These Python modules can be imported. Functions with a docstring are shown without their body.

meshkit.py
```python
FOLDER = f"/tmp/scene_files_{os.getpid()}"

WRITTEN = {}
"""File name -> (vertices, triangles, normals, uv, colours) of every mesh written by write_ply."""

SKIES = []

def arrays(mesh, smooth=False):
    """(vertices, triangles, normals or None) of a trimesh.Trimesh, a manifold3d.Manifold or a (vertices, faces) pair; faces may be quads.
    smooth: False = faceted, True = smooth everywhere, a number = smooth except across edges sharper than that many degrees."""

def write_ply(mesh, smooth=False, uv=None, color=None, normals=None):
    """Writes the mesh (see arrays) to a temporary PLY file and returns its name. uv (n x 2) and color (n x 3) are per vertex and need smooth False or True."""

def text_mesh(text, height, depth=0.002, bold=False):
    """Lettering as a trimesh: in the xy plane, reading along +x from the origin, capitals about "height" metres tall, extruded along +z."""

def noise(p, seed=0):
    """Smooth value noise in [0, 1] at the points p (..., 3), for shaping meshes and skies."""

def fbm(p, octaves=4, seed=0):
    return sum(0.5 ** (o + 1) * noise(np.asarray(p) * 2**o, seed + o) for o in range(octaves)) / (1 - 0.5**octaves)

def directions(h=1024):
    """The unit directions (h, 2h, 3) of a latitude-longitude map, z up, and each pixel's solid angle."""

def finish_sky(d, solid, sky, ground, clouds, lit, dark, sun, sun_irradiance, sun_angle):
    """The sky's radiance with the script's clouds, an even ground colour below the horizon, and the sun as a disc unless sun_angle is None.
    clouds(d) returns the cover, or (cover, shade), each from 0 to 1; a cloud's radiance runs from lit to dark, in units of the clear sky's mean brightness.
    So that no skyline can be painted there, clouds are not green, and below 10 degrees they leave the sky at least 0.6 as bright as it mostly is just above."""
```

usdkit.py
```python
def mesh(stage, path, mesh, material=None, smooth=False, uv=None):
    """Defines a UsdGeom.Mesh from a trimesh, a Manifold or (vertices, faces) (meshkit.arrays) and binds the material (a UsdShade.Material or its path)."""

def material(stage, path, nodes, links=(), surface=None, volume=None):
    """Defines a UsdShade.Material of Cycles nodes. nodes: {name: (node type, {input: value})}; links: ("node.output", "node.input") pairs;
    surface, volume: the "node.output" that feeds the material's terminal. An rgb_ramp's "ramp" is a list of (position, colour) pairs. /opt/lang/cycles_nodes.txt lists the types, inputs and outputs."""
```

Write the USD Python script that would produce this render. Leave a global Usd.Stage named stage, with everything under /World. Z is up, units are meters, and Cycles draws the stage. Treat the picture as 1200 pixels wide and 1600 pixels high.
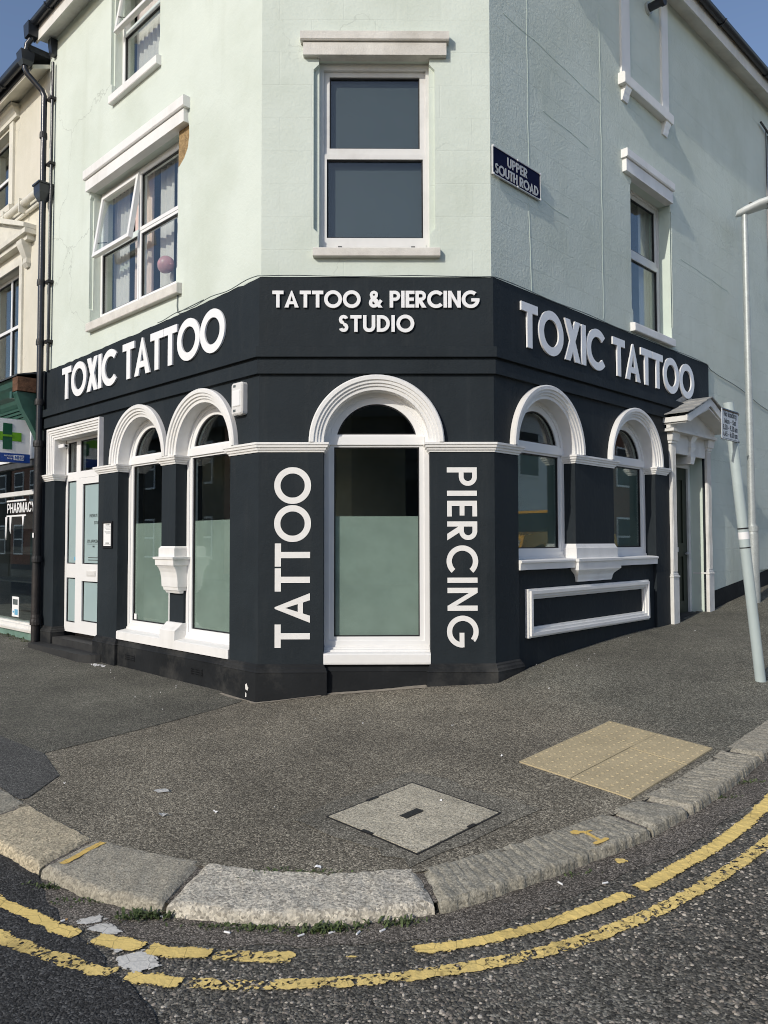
import math, random
import numpy as np, trimesh, usdkit, meshkit
from pxr import Usd, UsdGeom, UsdLux, UsdShade, Gf, Vt, Sdf
from shapely.geometry import Polygon, Point, box as sbox, LineString
from shapely.ops import unary_union
from shapely import affinity
from scipy.interpolate import RBFInterpolator
from scipy.spatial import cKDTree

stage = Usd.Stage.CreateInMemory()
UsdGeom.SetStageUpAxis(stage, 'Z'); UsdGeom.SetStageMetersPerUnit(stage, 1.0)
UsdGeom.Xform.Define(stage, '/World'); UsdGeom.Scope.Define(stage, '/World/Looks')
# ------------------------------------------------------------------ camera, sky, sun
cam = UsdGeom.Camera.Define(stage, '/World/camera')
def look(pitch, roll, yaw):
    cp, sp, cr, sr, cy, sy = math.cos(pitch), math.sin(pitch), math.cos(roll), math.sin(roll), math.cos(yaw), math.sin(yaw)
    B = np.array([[1, 0, 0], [0, 0, 1], [0, -1, 0.]])
    Rx = np.array([[1, 0, 0], [0, cp, -sp], [0, sp, cp]]); Rr = np.array([[cr, -sr, 0], [sr, cr, 0], [0, 0, 1]])
    return np.array([[cy, -sy, 0], [sy, cy, 0], [0, 0, 1]]) @ Rx @ B @ Rr
CM = look(math.radians(2.26344947), math.radians(0.12084124), math.radians(-0.56555213))
CP = np.array([-0.0033, -7.755, 1.49878])
m4 = np.eye(4); m4[:3, 0] = CM[:, 0]; m4[:3, 1] = -CM[:, 1]; m4[:3, 2] = -CM[:, 2]; m4[:3, 3] = CP
cam.AddTransformOp().Set(Gf.Matrix4d(*m4.T.ravel().tolist()))
cam.CreateHorizontalApertureAttr(36.0); cam.CreateVerticalApertureAttr(48.0); cam.CreateFocalLengthAttr(36.0 * 1202 / 1200)
cam.CreateClippingRangeAttr(Gf.Vec2f(0.05, 2000)); cam.CreateFStopAttr(0.0)
cam.CreateExposureAttr(-0.09)
EL = math.radians(28.0); SH = np.array([-0.630, -0.7766]); SH /= np.linalg.norm(SH)
SUN = np.array([SH[0] * math.cos(EL), SH[1] * math.cos(EL), math.sin(EL)])
dome = UsdLux.DomeLight.Define(stage, '/World/sky')
skym = usdkit.material(stage, '/World/Looks/sky_look', {
    'tint': ('mix_color', {'blend_type': 'multiply', 'fac': 1., 'b': (1.05, 1.0, 1.02)}),
    's': ('sky_texture', {'sky_type': 'single_scattering', 'sun_disc': False, 'sun_elevation': EL, 'sun_rotation': math.atan2(SUN[0], SUN[1]), 'air_density': 1.0, 'aerosol_density': 0.9, 'ozone_density': 1.6}),
    'b': ('background_shader', {'strength': 0.15})}, [('s.color', 'tint.a'), ('tint.result', 'b.color')], surface='b.background')
UsdShade.MaterialBindingAPI.Apply(dome.GetPrim()).Bind(skym)
dome.GetPrim().SetCustomDataByKey('kind', 'structure')
sun = UsdLux.DistantLight.Define(stage, '/World/sun')
sun.CreateIntensityAttr(0.82); sun.CreateAngleAttr(0.5); sun.CreateNormalizeAttr(True); sun.CreateColorAttr(Gf.Vec3f(1.0, 0.94, 0.845))
zz = SUN; xx = np.cross([0, 0, 1.], zz); xx /= np.linalg.norm(xx); yy = np.cross(zz, xx)
s4 = np.eye(4); s4[:3, 0] = xx; s4[:3, 1] = yy; s4[:3, 2] = zz
sun.AddTransformOp().Set(Gf.Matrix4d(*s4.T.ravel().tolist()))

# ------------------------------------------------------------------ helpers
used, base_of = {}, {'/World': np.zeros(3)}
def numbered(parent, name):
    k = (parent, name); n = used.get(k, 0); used[k] = n + 1
    return name if n == 0 else f'{name}_{n:03d}'
def tag(prim, **kw):
    for k, v in kw.items():
        if v: prim.SetCustomDataByKey(k, v)
def thing(name, label, cat, base=(0, 0, 0), group=None):
    p = '/World/' + numbered('/World', name)
    x = UsdGeom.Xform.Define(stage, p); x.AddTranslateOp().Set(Gf.Vec3d(*map(float, base)))
    base_of[p] = np.array(base, float); tag(x.GetPrim(), label=label, category=cat, group=group); return p
def cat_(ms): return trimesh.util.concatenate([m for m in ms if m is not None])
EDGE = {}
def edge_primvar(m, k):  # distance of each vertex to the outline of a painted sheet
    if k in EDGE: UsdGeom.PrimvarsAPI(m).CreatePrimvar('edge', Sdf.ValueTypeNames.FloatArray, 'vertex').Set(Vt.FloatArray.FromNumpy(EDGE[k].astype(np.float32)))
def part(parent, name, mesh, mat, smooth=False, label=None, kind=None):
    p = parent + '/' + numbered(parent, name)
    if isinstance(mesh, (list, tuple)): mesh = cat_(mesh)
    ek = (len(mesh.vertices), round(float(np.asarray(mesh.vertices).sum()), 4)); mesh = mesh.copy(); mesh.apply_translation(-base_of[parent]); base_of[p] = base_of[parent]
    m = usdkit.mesh(stage, p, mesh, mat, smooth=smooth); tag(m.GetPrim(), label=label, kind=kind); edge_primvar(m, ek); return p
def single(name, mesh, mat, label, cat, smooth=False, group=None, kind=None):
    p = '/World/' + numbered('/World', name)
    if isinstance(mesh, (list, tuple)): mesh = cat_(mesh)
    ek = (len(mesh.vertices), round(float(np.asarray(mesh.vertices).sum()), 4)); b = np.array([*mesh.bounds.mean(0)[:2], mesh.bounds[0, 2]]); mesh = mesh.copy(); mesh.apply_translation(-b)
    m = usdkit.mesh(stage, p, mesh, mat, smooth=smooth); m.AddTranslateOp().Set(Gf.Vec3d(*b.tolist())); base_of[p] = b
    tag(m.GetPrim(), label=label, category=cat, group=group, kind=kind); edge_primvar(m, ek); return p
def struct(name, mesh, mat, smooth=False, label=None):
    p = '/World/' + numbered('/World', name); m = usdkit.mesh(stage, p, mesh, mat, smooth=smooth); base_of[p] = np.zeros(3)
    tag(m.GetPrim(), kind='structure', label=label); return p
S2 = math.sqrt(.5); HW = 1.1747; K = math.tan(math.radians(22.5))
PL = {'C': (np.array([-HW, 0, 0]), np.array([1., 0, 0]), np.array([0, -1., 0])),
      'L': (np.array([-HW, 0, 0]), np.array([-S2, S2, 0]), np.array([-S2, -S2, 0])),
      'R': (np.array([HW, 0, 0]), np.array([S2, S2, 0]), np.array([S2, -S2, 0]))}
def pt(pl, u, o, z):
    p, d, n = PL[pl]; return p + d * u + n * o + np.array([0, 0, z])
def xy(pl, u, o): return pt(pl, u, o, 0)[:2]
def place(mesh, pl):
    """local (u, z, o) -> world"""
    p, d, n = PL[pl]; v = np.asarray(mesh.vertices)
    w = p + v[:, :1] * d + v[:, 1:2] * np.array([0, 0, 1.]) + v[:, 2:] * n
    f = np.asarray(mesh.faces)
    return trimesh.Trimesh(w, f[:, ::-1] if pl == 'L' else f, process=False)
def polys(g): return [q for q in getattr(g, 'geoms', [g]) if q.geom_type == 'Polygon' and q.area > 1e-8]
def ex(pl, poly, o0, o1):
    ms = []
    for q in polys(poly):
        m = trimesh.creation.extrude_polygon(q, o1 - o0, engine='earcut'); m.apply_translation([0, 0, o0]); ms.append(m)
    return place(cat_(ms), pl)
def bx(pl, u0, u1, z0, z1, o0, o1): return ex(pl, sbox(min(u0, u1), min(z0, z1), max(u0, u1), max(z0, z1)), o0, o1)
def prof_run(pl, prof, u0, u1, smooth=False):
    """closed profile (o, z) extruded along u"""
    q = Polygon(prof); m = trimesh.creation.extrude_polygon(q, abs(u1 - u0), engine='earcut'); v = m.vertices
    m.vertices = np.c_[v[:, 2] + min(u0, u1), v[:, 1], v[:, 0]]; m.faces = np.asarray(m.faces)
    m = trimesh.Trimesh(m.vertices, m.faces, process=False)
    m = place(m, pl)
    if m.volume < 0: m.invert()
    return m
def wbox(c, size, rot=0.):
    m = trimesh.creation.box(size); m.apply_transform(trimesh.transformations.rotation_matrix(rot, [0, 0, 1])); m.apply_translation(c); return m
def tube(pts, r, n=10, cap=True):
    pts = np.asarray(pts, float); r = np.broadcast_to(np.asarray(r, float), (len(pts),))
    t = np.gradient(pts, axis=0); t /= np.linalg.norm(t, axis=1, keepdims=True)
    ref = np.array([0, 0, 1.]) if abs(t[0, 2]) < .9 else np.array([1., 0, 0]); V = []
    for i in range(len(pts)):
        a = np.cross(t[i], ref); a /= np.linalg.norm(a); b = np.cross(t[i], a); ref = np.cross(a, t[i]); ref /= np.linalg.norm(ref)
        g = np.arange(n) * 2 * np.pi / n; V.append(pts[i] + r[i] * (np.cos(g)[:, None] * a + np.sin(g)[:, None] * b))
    V = np.vstack(V); F = []
    for i in range(len(pts) - 1):
        for j in range(n):
            k = (j + 1) % n; a, b, c, d = i * n + j, i * n + k, (i + 1) * n + k, (i + 1) * n + j; F += [[a, b, c], [a, c, d]]
    if cap:
        V = np.vstack([V, pts[0], pts[-1]]); e = len(pts) - 1
        for j in range(n):
            k = (j + 1) % n; F += [[len(V) - 2, k, j], [len(V) - 1, e * n + j, e * n + k]]
    m = trimesh.Trimesh(V, F, process=False)
    if m.volume < 0: m.invert()
    return m
def sweep(path, prof, closed_prof=True):
    """plan path (x, y), outward = right-hand side; prof = closed list of (offset, z)"""
    P = np.asarray(path, float); n = len(P); D = np.diff(P, axis=0); D /= np.linalg.norm(D, axis=1, keepdims=True)
    N = np.c_[D[:, 1], -D[:, 0]]; Mt = []
    for i in range(n):
        if i == 0: Mt.append(N[0])
        elif i == n - 1: Mt.append(N[-1])
        else:
            b = N[i - 1] + N[i]; Mt.append(b / (b @ N[i]) )
    Mt = np.array(Mt); pr = np.asarray(prof, float); k = len(pr); V = []
    for i in range(n):
        V.append(np.c_[P[i] + pr[:, :1] * Mt[i], pr[:, 1]])
    V = np.vstack(V); F = []
    for i in range(n - 1):
        for j in range(k):
            l = (j + 1) % k; a, b, c, d = i * k + j, i * k + l, (i + 1) * k + l, (i + 1) * k + j; F += [[a, b, c], [a, c, d]]
    tri = trimesh.creation.triangulate_polygon(Polygon(pr), engine='earcut')
    tv, tf = tri
    kd = cKDTree(pr); idx = kd.query(tv)[1]
    for t in tf: F += [[int(idx[t[0]]), int(idx[t[1]]), int(idx[t[2]])], [int((n - 1) * k + idx[t[2]]), int((n - 1) * k + idx[t[1]]), int((n - 1) * k + idx[t[0]])]]
    m = trimesh.Trimesh(V, F, process=False); m.fix_normals(); return m
def arch_sweep(pl, cu, cz, prof, a0=0, a1=math.pi, n=40):
    """closed profile (radius, o) swept round (cu, cz)"""
    pr = np.asarray(prof, float); k = len(pr); V = []; A = np.linspace(a0, a1, n + 1)
    for a in A: V.append(np.c_[cu + pr[:, 0] * math.cos(a), cz + pr[:, 0] * math.sin(a), pr[:, 1]])
    V = np.vstack(V); F = []
    for i in range(n):
        for j in range(k):
            l = (j + 1) % k; a, b, c, d = i * k + j, i * k + l, (i + 1) * k + l, (i + 1) * k + j; F += [[a, b, c], [a, c, d]]
    m = place(trimesh.Trimesh(V, F, process=False), pl)
    return m
def half_disc(cu, cz, r, n=40, zmin=None):
    a = np.linspace(0, math.pi, n + 1); q = Polygon([(cu + r * math.cos(t), cz + r * math.sin(t)) for t in a])
    return q if zmin is None else q.intersection(sbox(cu - 2, zmin, cu + 2, cz + 5))
def arch_shape(cu, r, z0, zs): return unary_union([sbox(cu - r, z0, cu + r, zs + .001), half_disc(cu, zs, r)])

# ------------------------------------------------------------------ materials
def V3(c): return tuple(float(x) for x in (c if np.ndim(c) else (c, c, c)))
def look_mat(name, col, rough=.6, var=.12, vscale=2.5, bump=0., bscale=60., spec=.4, metallic=0., coat=0., col2=None, speck=0., sscale=300., dirt=0., dirtcol=(.05, .045, .035), bdist=.01, extra_bump=None, detail=5, streak=False):
    """principled look: large soft variation, optional fine speckle, dirt and bump; all in world space"""
    n = {'g': ('geometry', {}), 'n1': ('noise_texture', {'scale': vscale, 'detail': 6., 'roughness': .6}),
         'r1': ('rgb_ramp', {'ramp': [(.3, V3(np.array(V3(col)) * (1 - var))), (.7, V3(np.array(V3(col2 or col)) * (1 + var)))]}),
         'p': ('principled_bsdf', {'roughness': rough, 'specular_ior_level': spec, 'metallic': metallic, 'coat_weight': coat})}
    l = [('n1.fac', 'r1.fac')]
    src = 'g.position'
    if streak:
        n['mp'] = ('mapping', {'scale': (1., 1., .18)}); l += [('g.position', 'mp.vector')]; src = 'mp.vector'
    l += [(src, 'n1.vector')]
    out = 'r1.color'
    if speck:
        n['v'] = ('voronoi_texture', {'scale': sscale}); n['vs'] = ('separate_color', {}); n['vr'] = ('map_range', {'from_min': 0., 'from_max': 1., 'to_min': 1 - speck, 'to_max': 1 + speck})
        n['vm'] = ('mix_color', {'blend_type': 'multiply', 'fac': 1.}); n['vc'] = ('combine_color', {})
        l += [('g.position', 'v.vector'), ('v.color', 'vs.color'), ('vs.r', 'vr.value'), ('vr.result', 'vc.r'), ('vr.result', 'vc.g'), ('vr.result', 'vc.b'), (out, 'vm.a'), ('vc.color', 'vm.b')]; out = 'vm.result'
    if dirt:
        n['n2'] = ('noise_texture', {'scale': 1.3, 'detail': 8., 'roughness': .72}); n['r2'] = ('rgb_ramp', {'ramp': [(.5, (0, 0, 0)), (.78, (dirt,) * 3)]}); n['dm'] = ('mix_color', {'b': dirtcol})
        l += [(src, 'n2.vector'), ('n2.fac', 'r2.fac'), ('r2.color', 'dm.fac'), (out, 'dm.a')]; out = 'dm.result'
    l += [(out, 'p.base_color')]
    if bump:
        n['n3'] = ('noise_texture', {'scale': bscale, 'detail': float(detail), 'roughness': .6}); n['b'] = ('bump', {'strength': bump, 'distance': bdist}); l += [('g.position', 'n3.vector'), ('n3.fac', 'b.height'), ('b.normal', 'p.normal')]
    return usdkit.material(stage, '/World/Looks/' + name, n, l, surface='p.BSDF')
def stucco(name, col, pl, bump=.5, ashlar=True, crack=.35, bscale=26., rough=.85):
    """painted render: trowel relief, faint incised block joints, hairline cracks and rain streaks"""
    n = {'g': ('geometry', {}), 'mp': ('mapping', {'rotation': (0, 0, {'C': 0., 'L': math.radians(45), 'R': math.radians(-45)}[pl])}),
         'sx': ('separate_xyz', {}), 'uv': ('combine_xyz', {}),
         'n1': ('noise_texture', {'scale': .9, 'detail': 7., 'roughness': .62}), 'r1': ('rgb_ramp', {'ramp': [(.32, V3(np.array(col) * np.array([.90, .905, .88]))), (.55, V3(col)), (.75, V3(np.array(col) * 1.05))]}),
         'ms': ('mapping', {'scale': (2.2, 2.2, .22)}), 'n4': ('noise_texture', {'scale': 1.6, 'detail': 6., 'roughness': .65}), 'r4': ('rgb_ramp', {'ramp': [(.55, (0, 0, 0)), (.8, (.22,) * 3)]}), 'd4': ('mix_color', {'b': V3(np.array(col) * np.array([.62, .62, .54]))}),
         'nw': ('noise_texture', {'scale': 1.1, 'detail': 5., 'roughness': .6}), 'wv': ('vector_math', {'math_type': 'multiply_add', 'vector2': (.9, .9, .9)}),
         'vo': ('voronoi_texture', {'feature': 'distance_to_edge', 'scale': .42}), 'vr': ('map_range', {'from_min': 0., 'from_max': .0035, 'to_min': 1., 'to_max': 0., 'clamp': True}),
         'nm': ('noise_texture', {'scale': .55, 'detail': 2.}), 'rm': ('rgb_ramp', {'ramp': [(.5, (0, 0, 0)), (.6, (crack,) * 3)]}), 'mm': ('math', {'math_type': 'multiply'}), 'dc': ('mix_color', {'b': V3(np.array(col) * .42)}),
         'n3': ('noise_texture', {'scale': bscale, 'detail': 7., 'roughness': .62}), 'n5': ('noise_texture', {'scale': 5.5, 'detail': 3.}), 'ad': ('math', {'math_type': 'multiply_add', 'value2': .8}),
         'b': ('bump', {'strength': bump, 'distance': .012}), 'p': ('principled_bsdf', {'roughness': rough, 'specular_ior_level': .25})}
    l = [('g.position', 'mp.vector'), ('mp.vector', 'sx.vector'), ('sx.x', 'uv.x'), ('sx.z', 'uv.y'), ('g.position', 'n1.vector'), ('n1.fac', 'r1.fac'), ('g.position', 'ms.vector'), ('ms.vector', 'n4.vector'), ('n4.fac', 'r4.fac'), ('r4.color', 'd4.fac'), ('r1.color', 'd4.a'),
         ('g.position', 'nw.vector'), ('nw.color', 'wv.vector1'), ('g.position', 'wv.vector3'), ('wv.vector', 'vo.vector'), ('vo.distance', 'vr.value'), ('g.position', 'nm.vector'), ('nm.fac', 'rm.fac'), ('vr.result', 'mm.value1'), ('rm.color', 'mm.value2'), ('mm.value', 'dc.fac'), ('d4.result', 'dc.a'), ('dc.result', 'p.base_color'),
         ('g.position', 'n3.vector'), ('g.position', 'n5.vector'), ('n5.fac', 'ad.value1'), ('n3.fac', 'ad.value3'), ('b.normal', 'p.normal')]
    if ashlar:
        n['br'] = ('brick_texture', {'scale': 1., 'brick_width': .66, 'row_height': .345, 'mortar_size': .0035, 'mortar_smooth': .6, 'color1': (1, 1, 1), 'color2': (1, 1, 1), 'mortar': (0, 0, 0)})
        n['jb'] = ('math', {'math_type': 'multiply_add', 'value2': -.55}); l += [('uv.vector', 'br.vector'), ('br.fac', 'jb.value1'), ('ad.value', 'jb.value3'), ('jb.value', 'b.height')]
    else: l += [('ad.value', 'b.height')]
    return usdkit.material(stage, '/World/Looks/' + name, n, l, surface='p.BSDF')
MINT = (.600, .656, .590)
M = {}
M['mintL'] = stucco('mint_render_left', MINT, 'L', bump=.30, ashlar=False, crack=.5)
M['mintC'] = stucco('mint_render_corner', MINT, 'C', bump=.38, crack=.4)
M['mintR'] = stucco('mint_render_right', MINT, 'R', bump=.62, crack=.3, bscale=34.)
M['mintplain'] = look_mat('mint_paint', (.58, .66, .575), .8, .05, bump=.15, bscale=30)
M['cream'] = stucco('cream_render', (.615, .588, .50), 'L', bump=.35, ashlar=False, crack=.5)
M['creamtrim'] = look_mat('cream_trim', (.64, .62, .54), .7, .08, dirt=.4, bump=.2)
def wall_paint(name, col, dust, base_z=None):
    n = {'g': ('geometry', {}), 'n1': ('noise_texture', {'scale': 1.4, 'detail': 7., 'roughness': .65}), 'r1': ('rgb_ramp', {'ramp': [(.3, V3(np.array(col) * .84)), (.7, V3(np.array(col) * 1.18))]}),
         'ms': ('mapping', {'scale': (3.5, 3.5, .35)}), 'n2': ('noise_texture', {'scale': 2.2, 'detail': 8., 'roughness': .72}), 'r2': ('rgb_ramp', {'ramp': [(.52, (0, 0, 0)), (.80, (.16,) * 3)]}), 'd1': ('mix_color', {'b': V3(dust)}),
         'n4': ('noise_texture', {'scale': 34., 'detail': 6., 'roughness': .75}), 'r4': ('rgb_ramp', {'ramp': [(.68, (0, 0, 0)), (.74, (.30,) * 3)]}), 'd2': ('mix_color', {'b': V3(np.array(dust) * 1.3)}),
         'rr': ('map_range', {'from_min': .3, 'from_max': .7, 'to_min': .50, 'to_max': .74}), 'n3': ('noise_texture', {'scale': 17., 'detail': 7., 'roughness': .6}), 'mb': ('mapping', {'scale': (1., 1., 3.2)}), 'n5': ('noise_texture', {'scale': 40., 'detail': 3.}), 'ad': ('math', {'math_type': 'multiply_add', 'value2': .35}), 'b': ('bump', {'strength': .38, 'distance': .012}), 'p': ('principled_bsdf', {'specular_ior_level': .10})}
    l = [('g.position', 'n1.vector'), ('n1.fac', 'r1.fac'), ('g.position', 'ms.vector'), ('ms.vector', 'n2.vector'), ('n2.fac', 'r2.fac'), ('r2.color', 'd1.fac'), ('r1.color', 'd1.a'), ('g.position', 'n4.vector'), ('n4.fac', 'r4.fac'), ('r4.color', 'd2.fac'), ('d1.result', 'd2.a'), ('d2.result', 'p.base_color'),
         ('n1.fac', 'rr.value'), ('rr.result', 'p.roughness'), ('g.position', 'n3.vector'), ('g.position', 'mb.vector'), ('mb.vector', 'n5.vector'), ('n5.fac', 'ad.value1'), ('n3.fac', 'ad.value3'), ('ad.value', 'b.height'), ('b.normal', 'p.normal')]
    return usdkit.material(stage, '/World/Looks/' + name, n, l, surface='p.BSDF')
M['dark'] = wall_paint('charcoal_wall_paint', (.0205, .0262, .0305), (.085, .088, .085))
M['plinth'] = look_mat('charcoal_plinth', (.017, .0185, .020), .6, .2, 3., bump=.35, bscale=30, dirt=.8, dirtcol=(.085, .083, .076), spec=.08)
M['white'] = look_mat('white_masonry_paint', (.76, .755, .73), .55, .05, 2.5, bump=.26, bscale=30, dirt=.5, dirtcol=(.44, .42, .36), streak=True)
M['whitedirty'] = look_mat('weathered_white_paint', (.68, .67, .63), .65, .08, 3., bump=.28, bscale=45, dirt=.55, dirtcol=(.30, .28, .23))
M['stonesill'] = look_mat('painted_stone', (.62, .60, .55), .8, .1, 6., bump=.4, bscale=70, dirt=.5, dirtcol=(.30, .27, .22))
M['upvc'] = look_mat('white_plastic', (.78, .78, .765), .32, .02, 3., spec=.5, dirt=.08, dirtcol=(.45, .43, .38))
M['upvcgrey'] = look_mat('aged_white_plastic', (.66, .655, .63), .4, .05, 4., spec=.5, dirt=.4, dirtcol=(.35, .33, .28))
M['gasket'] = look_mat('black_gasket', (.012, .012, .013), .5, .05)
M['letter'] = look_mat('white_letter', (.80, .80, .79), .35, .015, 3., spec=.5)
M['vinyl'] = look_mat('white_vinyl', (.76, .75, .72), .5, .03, 9., bump=.12, bscale=22, dirt=.12, dirtcol=(.5, .48, .44))
M['pipe'] = look_mat('black_pipe_paint', (.012, .013, .016), .28, .3, 8., spec=.6, bump=.15, bscale=60)
M['iron'] = look_mat('rusty_black_iron', (.013, .013, .014), .5, .3, 10., spec=.4, bump=.5, bscale=45, dirt=.5, dirtcol=(.06, .045, .035))
M['gutter'] = look_mat('gutter_plastic', (.012, .015, .020), .3, .2, 5., spec=.5)
M['galv'] = look_mat('galvanised_steel', (.40, .43, .42), .48, .12, 9., metallic=.35, spec=.5, bump=.08, bscale=50, speck=.08, sscale=90)
M['polepaint'] = look_mat('grey_green_pole_paint', (.40, .465, .455), .45, .06, 4., spec=.45, bump=.08, bscale=30, dirt=.25, dirtcol=(.25, .25, .23))
M['lamphead'] = look_mat('lamp_head_paint', (.55, .58, .57), .4, .03)
M['navy'] = look_mat('navy_enamel', (.008, .011, .038), .75, .1, spec=.05)
M['silver'] = look_mat('dull_silver_print', (.50, .51, .50), .5, .08, 12.)
M['signplate'] = look_mat('pale_grey_plate', (.62, .64, .64), .4, .05, 8.)
M['black'] = look_mat('black_print', (.012, .012, .012), .5, .05)
M['greyprint'] = look_mat('grey_print', (.10, .12, .12), .5, .05)
M['paper'] = look_mat('white_paper', (.78, .78, .77), .6, .02)
M['plaster'] = look_mat('bare_brown_plaster', (.30, .205, .10), .95, .25, 14., bump=.9, bscale=55, speck=.25, sscale=70)
M['lead'] = look_mat('roof_felt', (.30, .30, .285), .8, .25, 5., bump=.5, bscale=40, dirt=.4, dirtcol=(.10, .10, .09))
M['greenpaint'] = look_mat('dark_green_paint', (.030, .085, .065), .45, .2, 6., bump=.2, dirt=.25, dirtcol=(.14, .17, .14))
M['greenbase'] = look_mat('worn_green_paint', (.13, .22, .18), .7, .25, 6., bump=.4, dirt=.5, dirtcol=(.30, .32, .27))
M['rust'] = look_mat('flaking_brown_timber', (.11, .055, .03), .9, .5, 18., bump=.8, bscale=60)
M['slate'] = look_mat('slate', (.045, .05, .055), .7, .3, 6., bump=.3)
M['doorgreen'] = look_mat('dark_olive_door', (.022, .028, .018), .45, .2, 5., bump=.1)
M['porchwhite'] = look_mat('porch_white_paint', (.70, .695, .66), .6, .07, 4., bump=.3, bscale=30, dirt=.45, dirtcol=(.28, .26, .21))
M['step'] = look_mat('black_step_paint', (.024, .0245, .024), .7, .3, 5., bump=.35, bscale=45, dirt=.4, dirtcol=(.07, .068, .06))
M['room'] = look_mat('dim_room', (.10, .095, .09), .9, .2)
M['roomdark'] = look_mat('dark_room_furniture', (.02, .02, .022), .8, .3)
M['roomlight'] = look_mat('pale_room_wall', (.34, .33, .30), .9, .1)
M['curtain'] = look_mat('pale_curtain', (.70, .60, .60), .9, .06)
M['curtainpink'] = look_mat('pink_curtain', (.80, .58, .56), .9, .06)
M['balloon'] = look_mat('pink_balloon', (.62, .30, .34), .22, .04, spec=.6)
M['blind'] = look_mat('slate_blind', (.062, .068, .078), .8, .04)
M['orange'] = look_mat('filter_paper', (.55, .33, .14), .8, .1)
M['leaf'] = look_mat('dry_pale_leaf', (.42, .42, .40), .8, .3, 90.)
M['moss'] = look_mat('weed_green', (.075, .105, .035), .7, .4, 40.)
M['nhsblue'] = look_mat('deep_blue_print', (.012, .055, .26), .35, .03)
M['crossdark'] = look_mat('dark_green_print', (.004, .075, .035), .35, .03)
M['crosslight'] = look_mat('lime_green_print', (.13, .34, .015), .35, .03)
M['signwhite'] = look_mat('sign_white', (.74, .75, .75), .35, .02)
M['skyblue'] = look_mat('pale_blue_print', (.14, .38, .55), .5, .02)
M['yellowcar'] = look_mat('taxi_yellow_paint', (.72, .36, .015), .25, .02, spec=.6, coat=.8)
M['tyre'] = look_mat('tyre_rubber', (.015, .015, .016), .8, .1)
M['redbrick'] = look_mat('far_brick', (.25, .12, .08), .9, .2, 5.)
def glass_mat(name, tint=(.9, .95, .93), ior=1.75, rough=0.):
    return usdkit.material(stage, '/World/Looks/' + name, {'t': ('transparent_bsdf', {'color': tint}), 'gl': ('glossy_bsdf', {'roughness': rough, 'color': (1, 1, 1)}), 'lw': ('layer_weight', {'blend': .5}), 'pw': ('math', {'math_type': 'power', 'value2': 4.2}), 'f': ('math', {'math_type': 'multiply_add', 'value2': .8, 'value3': .045}), 'm': ('mix_closure', {})},
        [('lw.facing', 'pw.value1'), ('pw.value', 'f.value1'), ('f.value', 'm.fac'), ('t.BSDF', 'm.closure1'), ('gl.BSDF', 'm.closure2')], surface='m.closure')
M['glass'] = glass_mat('window_glass')
M['frost'] = look_mat('frosted_film', (.298, .332, .306), .4, .13, 2.6, spec=.5, coat=.9)
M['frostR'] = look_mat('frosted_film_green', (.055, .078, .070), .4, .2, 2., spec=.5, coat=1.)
M['frostdoor'] = look_mat('frosted_door_film', (.36, .47, .47), .4, .03, 2., spec=.5, coat=.9)
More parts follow.
